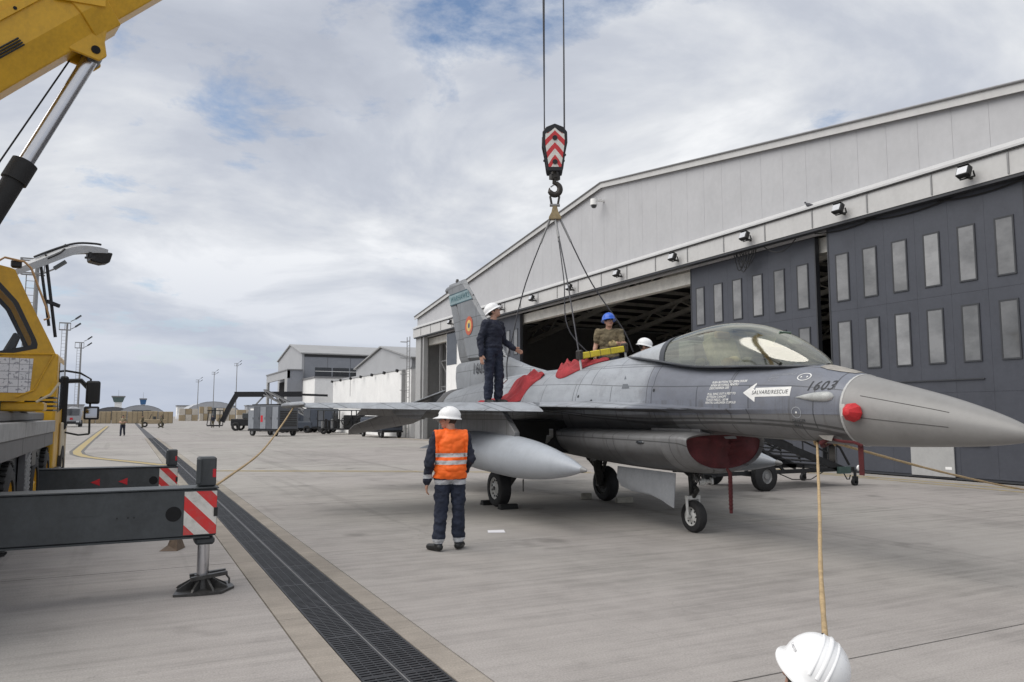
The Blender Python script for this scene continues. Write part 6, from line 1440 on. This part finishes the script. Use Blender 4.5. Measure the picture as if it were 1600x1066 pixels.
wd = tag(MB().prism([V((.42, 10.7, .002)), V((.62, 10.62, .002)), V((.70, 10.8, .002)), V((.62, 10.85, .22)), V((.58, 10.86, .22)), V((.52, 10.84, .05))], (.03, .08, 0)).build('wooden_wedge', M('brown wood', (.12, .085, .06), .8, var=.3, scale=14), None, loc=(.55, 10.75, 0)), 'dark brown wooden wedge on the ground behind the near outrigger beam', 'wedge')
# ------------------------------------------------------------------ distance
m_tanbox = M('sand coloured barrier cloth', (.34, .27, .175), .85, var=.12, scale=.5, grime=.15); m_palebox = M('pale crate', (.48, .44, .38), .8, var=.15, scale=.4)
def barriers():
    k = 0
    names = ['leftmost tan barrier block beyond the crane mirrors', 'second tan barrier block from the left', 'third tan barrier block from the left', 'fourth tan barrier block, left of the walking man', 'fifth tan barrier block, right of the walking man', 'sixth tan barrier block from the left']
    for i, lb in enumerate(names):
        x = -9.6+3.15*i; y = 196-.8*i; h = 2.75-.1*(i % 2)
        o = thing('barrier_block', (x, y, 0), lb, 'barrier', 'tan barrier blocks across the apron')
        xbox((x, y, 0), (x+3.05, y+1.6, h)).build('fabric_body', m_tanbox, o, bevel=.08)
        for q in range(4): xbox((x+.02+q*.99, y-.04, .05), (x+.06+q*.99, y-.002, h-.05)).build('wire_post', m_cgrey, o)
    lbs = ['pale crate stack right of the soldiers', 'pale crate stack with a darker crate beside it', 'tan crate stack before the right-hand arched shelter', 'wide pale crate stack far right of the soldiers', 'low crate stack left of the boom lift basket']
    for i, (x, y, w, h) in enumerate(((15.5, 285, 6, 4.2), (22.5, 292, 4, 5.0), (27.5, 284, 6, 4.4), (36, 300, 9, 4.0), (48, 300, 8, 4.4))):
        o = thing('crate_stack', (x, y, 0), lbs[i], 'crates', 'crate stacks in the distance')
        for a in range(3):
            for b in range(2): xbox((x+w/3*a+.05, y, b*h/2), (x+w/3*(a+1)-.05, y+3, (b+1)*h/2-.06)).build('crate', (m_tanbox, m_palebox)[(a+b+i) % 2], o)
barriers()
def shelter(label, x, y, r, L, mat):
    t = thing('arched_shelter', (x, y, 0), label, 'shelter'); n = 14
    for k in range(6):
        a, b = L*k/6, L*(k+1)/6-.1
        ring = lambda s, rr: [V((x+rr*math.cos(math.pi*i/n)*1.0, y+s, rr*.62*math.sin(math.pi*i/n))) for i in range(n+1)]
        MB().loft([ring(a, r), ring(b, r)], closed=False).build('roof_rib', mat[k % 2], t, 40)
    MB().add([V((x+r*.99*math.cos(math.pi*i/n), y+.1, r*.61*math.sin(math.pi*i/n))) for i in range(n+1)], [tuple(range(n+1))]).build('end_wall', mat[2], t)
    xbox((x-r*.35, y-.05, 0), (x+r*.35, y+.09, r*.4)).build('door', m_cgrey, t)
m_arch = M('grey arched sheet', (.30, .31, .33), .5, var=.08, scale=.3); m_arch2 = M('pale arched sheet', (.38, .39, .41), .5, var=.08, scale=.3)
shelter('wide grey arched shelter behind the tan barriers', 4.6, 330, 9.5, 40, (m_arch, m_arch2, m_arch)); shelter('dark arched shelter left of the wide grey one', -5.5, 345, 8.5, 30, (m_cside, m_cside, m_cside)); shelter('low pale arched shelter right of the crates', 37, 400, 14, 50, (m_arch2, m_arch2, m_arch2))
def tower(label, x, y, h, w, mat):
    t = thing('control_tower', (x, y, 0), label, 'tower'); xbox((x-w*.32, y-w*.32, 0), (x+w*.32, y+w*.32, h-4)).build('shaft', m_white, t); MB().loft([[V((x+a*r, y+b*r, z)) for a, b in ((-1, -1), (1, -1), (1, 1), (-1, 1))] for z, r in ((h-4, w*.4), (h-.8, w*.56))]).build('glazed_cabin', mat, t); xbox((x-w*.62, y-w*.62, h-.79), (x+w*.62, y+w*.62, h)).build('roof', m_trim, t); MB().tube((x, y, h), (x, y, h+4), .1, .05, 6).build('aerial', m_steel, t)
tower('dark green control tower with glazed cabin above the arched shelter', -6.0, 560, 14.5, 6.5, M('green tint glass', (.10, .15, .15), .15)); tower('small blue control tower right of the green one', 8.4, 555, 13.0, 3.6, M('blue tint glass', (.04, .13, .30), .2))
def far_houses():
    lb = ['low pale shed at the far left behind the tanker', 'long low white shed behind the crates', 'low grey shed behind the crate stacks']
    for i, (x, y, w, h, m) in enumerate(((-46, 520, 22, 8, m_arch2), (24, 460, 30, 7, m_white), (62, 470, 26, 7.5, m_arch))):
        o = thing('far_shed', (x, y, 0), lb[i], 'shed', 'sheds on the far side'); xbox((x, y, 0), (x+w, y+12, h)).build('wall', m, o); xbox((x-.5, y-.5, h), (x+w+.5, y+12.5, h+.5)).build('roof', m_trim, o)
        for k in range(5): xbox((x+1.5+k*w/5, y-.1, 2.5), (x+1.5+k*w/5+w/9, y-.02, 4.5)).build('window', m_paned, o)
far_houses()
def mast(label, x, y, h, big=True):
    t = thing('floodlight_mast', (x, y, 0), label, 'mast', 'floodlight masts along the apron'); r = .16
    MB().tube((x, y, 0), (x, y, h), r*1.3, r*.8, 10).build('pole', m_steel, t)
    if big:
        MB().tube((x-.62, y, 2.5), (x-.62, y, h-1.0), .035, n=5).build('ladder_stile', m_steel, t); k = 0
        while 3+k*.5 < h-1: MB().tube((x-.62, y, 3+k*.5), (x-.12, y, 3+k*.5), .025, n=4).build('ladder_rung', m_steel, t); k += 1
    f = MB()
    for z in (h-.9, h+.1): f.bar((x-.95, y-.4, z), (x+.45, y-.4, z), .09, .09).bar((x-.95, y+.4, z), (x+.45, y+.4, z), .09, .09).bar((x-.95, y-.4, z), (x-.95, y+.4, z), .09, .09)
    for q in (-.95, -.25, .45): f.bar((x+q, y-.4, h-.9), (x+q, y-.4, h+.1), .08, .08)
    f.build('platform', m_steel, t)
    for z in (h-.8, h+.35): MB().bar((x+.4, y, z), (x+1.35, y, z+.55), .10, .10).build('lamp_arm', m_steel, t); MB().bar((x+1.0, y, z+.38), (x+1.7, y, z+.95), .5, .2).build('lamp_head', m_cgrey, t)
mast('tallest floodlight mast rising beside the crane cab', -8.4, 127, 14.9); mast('second floodlight mast just right of the tallest', -8.2, 160, 14.9)
mast('floodlight mast on the left edge nearest the cab window', -6.1, 62, 12.4)
mast('slim floodlight mast leftmost of the three by the far shed', 26.4, 355, 17.0, False); mast('slim floodlight mast in the middle of the three by the far shed', 32.4, 352, 20.3, False); mast('slim floodlight mast left of the far hangar', 37.3, 316, 22.0, False)
def tanker():
    x, y = -7.7, 135; t = thing('fuel_tanker', (x, y, 0), 'grey fuel tanker truck parked behind the crane mirrors', 'tanker truck')
    MB().lathe((x, y+2.4, 2.0), (0, 1, 0), [(0, .1), (.05, 1.0), (.2, 1.1), (5.8, 1.1), (5.95, 1.0), (6, .1)], 24).build('tank', m_arch2, t, 40)
    MB().prism([V((x-1.2, y, .6)), V((x-1.2, y, 1.7)), V((x-1.2, y+.35, 2.9)), V((x-1.2, y+2.1, 2.9)), V((x-1.2, y+2.1, .6))], (2.4, 0, 0)).build('cab', m_arch, t, bevel=.08)
    MB().prism([V((x-1.05, y+.0, 1.75)), V((x+1.05, y+.0, 1.75)), V((x+1.05, y+.3, 2.75)), V((x-1.05, y+.3, 2.75))], (0, -.03, 0)).build('windscreen', m_paned, t)
    xbox((x-1.15, y-.05, .45), (x+1.15, y+8.4, .85)).build('chassis', m_blackm, t); xbox((x-.2, y-.08, 1.1), (x+.2, y-.04, 1.4)).build('red_badge', m_redrefl, t)
    for q in (-.85, .85): xbox((x+q-.2, y-.09, .7), (x+q+.2, y-.06, .95)).build('headlight', m_lens, t)
    for yy in (1.1, 5.2, 6.6):
        for q in (-1, 1): MB().lathe((x+q*1.05-.15, y+yy, .5), (1, 0, 0), [(0, .25), (0, .44), (.05, .5), (.25, .5), (.3, .44), (.3, .25)], 18, closed=True).build('wheel', m_tyre, t, 35)
tanker()
def jeep():
    x, y = 1.6, 128; t = thing('jeep', (x, y, 0), 'pale tan open jeep standing between the soldiers', 'jeep')
    MB().prism([V((x, y-.9, .5)), V((x, y-.9, 1.1)), V((x+1.3, y-.9, 1.2)), V((x+1.4, y-.9, 1.15)), V((x+3.6, y-.9, 1.15)), V((x+3.6, y-.9, .5))], (0, 1.8, 0)).build('body', m_tanbox, t, bevel=.05)
    MB().bar((x+1.3, y-.85, 1.2), (x+1.55, y-.85, 1.9), .06, .06).bar((x+1.3, y+.85, 1.2), (x+1.55, y+.85, 1.9), .06, .06).bar((x+1.55, y-.85, 1.9), (x+1.55, y+.85, 1.9), .06, .06).bar((x+3.2, y-.8, 1.15), (x+3.1, y-.8, 1.9), .06, .06).bar((x+3.2, y+.8, 1.15), (x+3.1, y+.8, 1.9), .06, .06).build('roll_frame', m_blackm, t)
    for q in (1.8, 2.7): xbox((x+q, y-.6, 1.0), (x+q+.4, y+.6, 1.6)).build('seat', m_cgrey, t)
    for q in (.7, 2.9):
        for w in (-.85, .85): MB().lathe((x+q, y+w-.12, .4), (0, 1, 0), [(0, .2), (0, .36), (.04, .4), (.2, .4), (.24, .36), (.24, .2)], 16, closed=True).build('wheel', m_tyre, t, 35)
jeep()
def belt_loader():
    loc = V((15.2, 79.5, 0)); T = oriented(loc, R_(-26)); t = thing('belt_loader', loc, 'pale grey belt loader with sloping truss behind the blue grey cart', 'belt loader')
    for y in (-.5, .5):
        MB().bar(T(-3.2, y, 4.3), T(2.4, y, 1.5), .1, .12).build('truss_chord', m_steel, t); MB().bar(T(-3.2, y, 3.8), T(2.4, y, 1.0), .1, .12).build('truss_chord', m_steel, t)
        for k in range(9): a = k/9; MB().bar(T(-3.2+5.6*a, y, 4.3-2.8*a), T(-3.2+5.6*(a+.11), y, 3.8-2.8*(a+.11)), .06, .06).build('truss_web', m_steel, t)
    MB().bar(T(-3.2, 0, 4.33), T(2.4, 0, 1.53), .9, .05).build('belt', m_rub, t)
    LB(T).lb((-1.6, -.8, .45), (1.8, .8, 1.1)).build('chassis', m_gse2, t, bevel=.05); MB().bar(T(-1.2, 0, 1.1), T(-1.2, 0, 3.2), .2, .2).build('lift_post', m_blackm, t)
    for x in (-1.1, 1.3):
        for y in (-.75, .75): MB().lathe(T(x, y-.12, .36), T(x, y+.12, .36)-T(x, y-.12, .36), [(0, .2), (0, .32), (.03, .36), (.21, .36), (.24, .32), (.24, .2)], 18, closed=True).build('wheel', m_tyre, t, 35)
belt_loader()
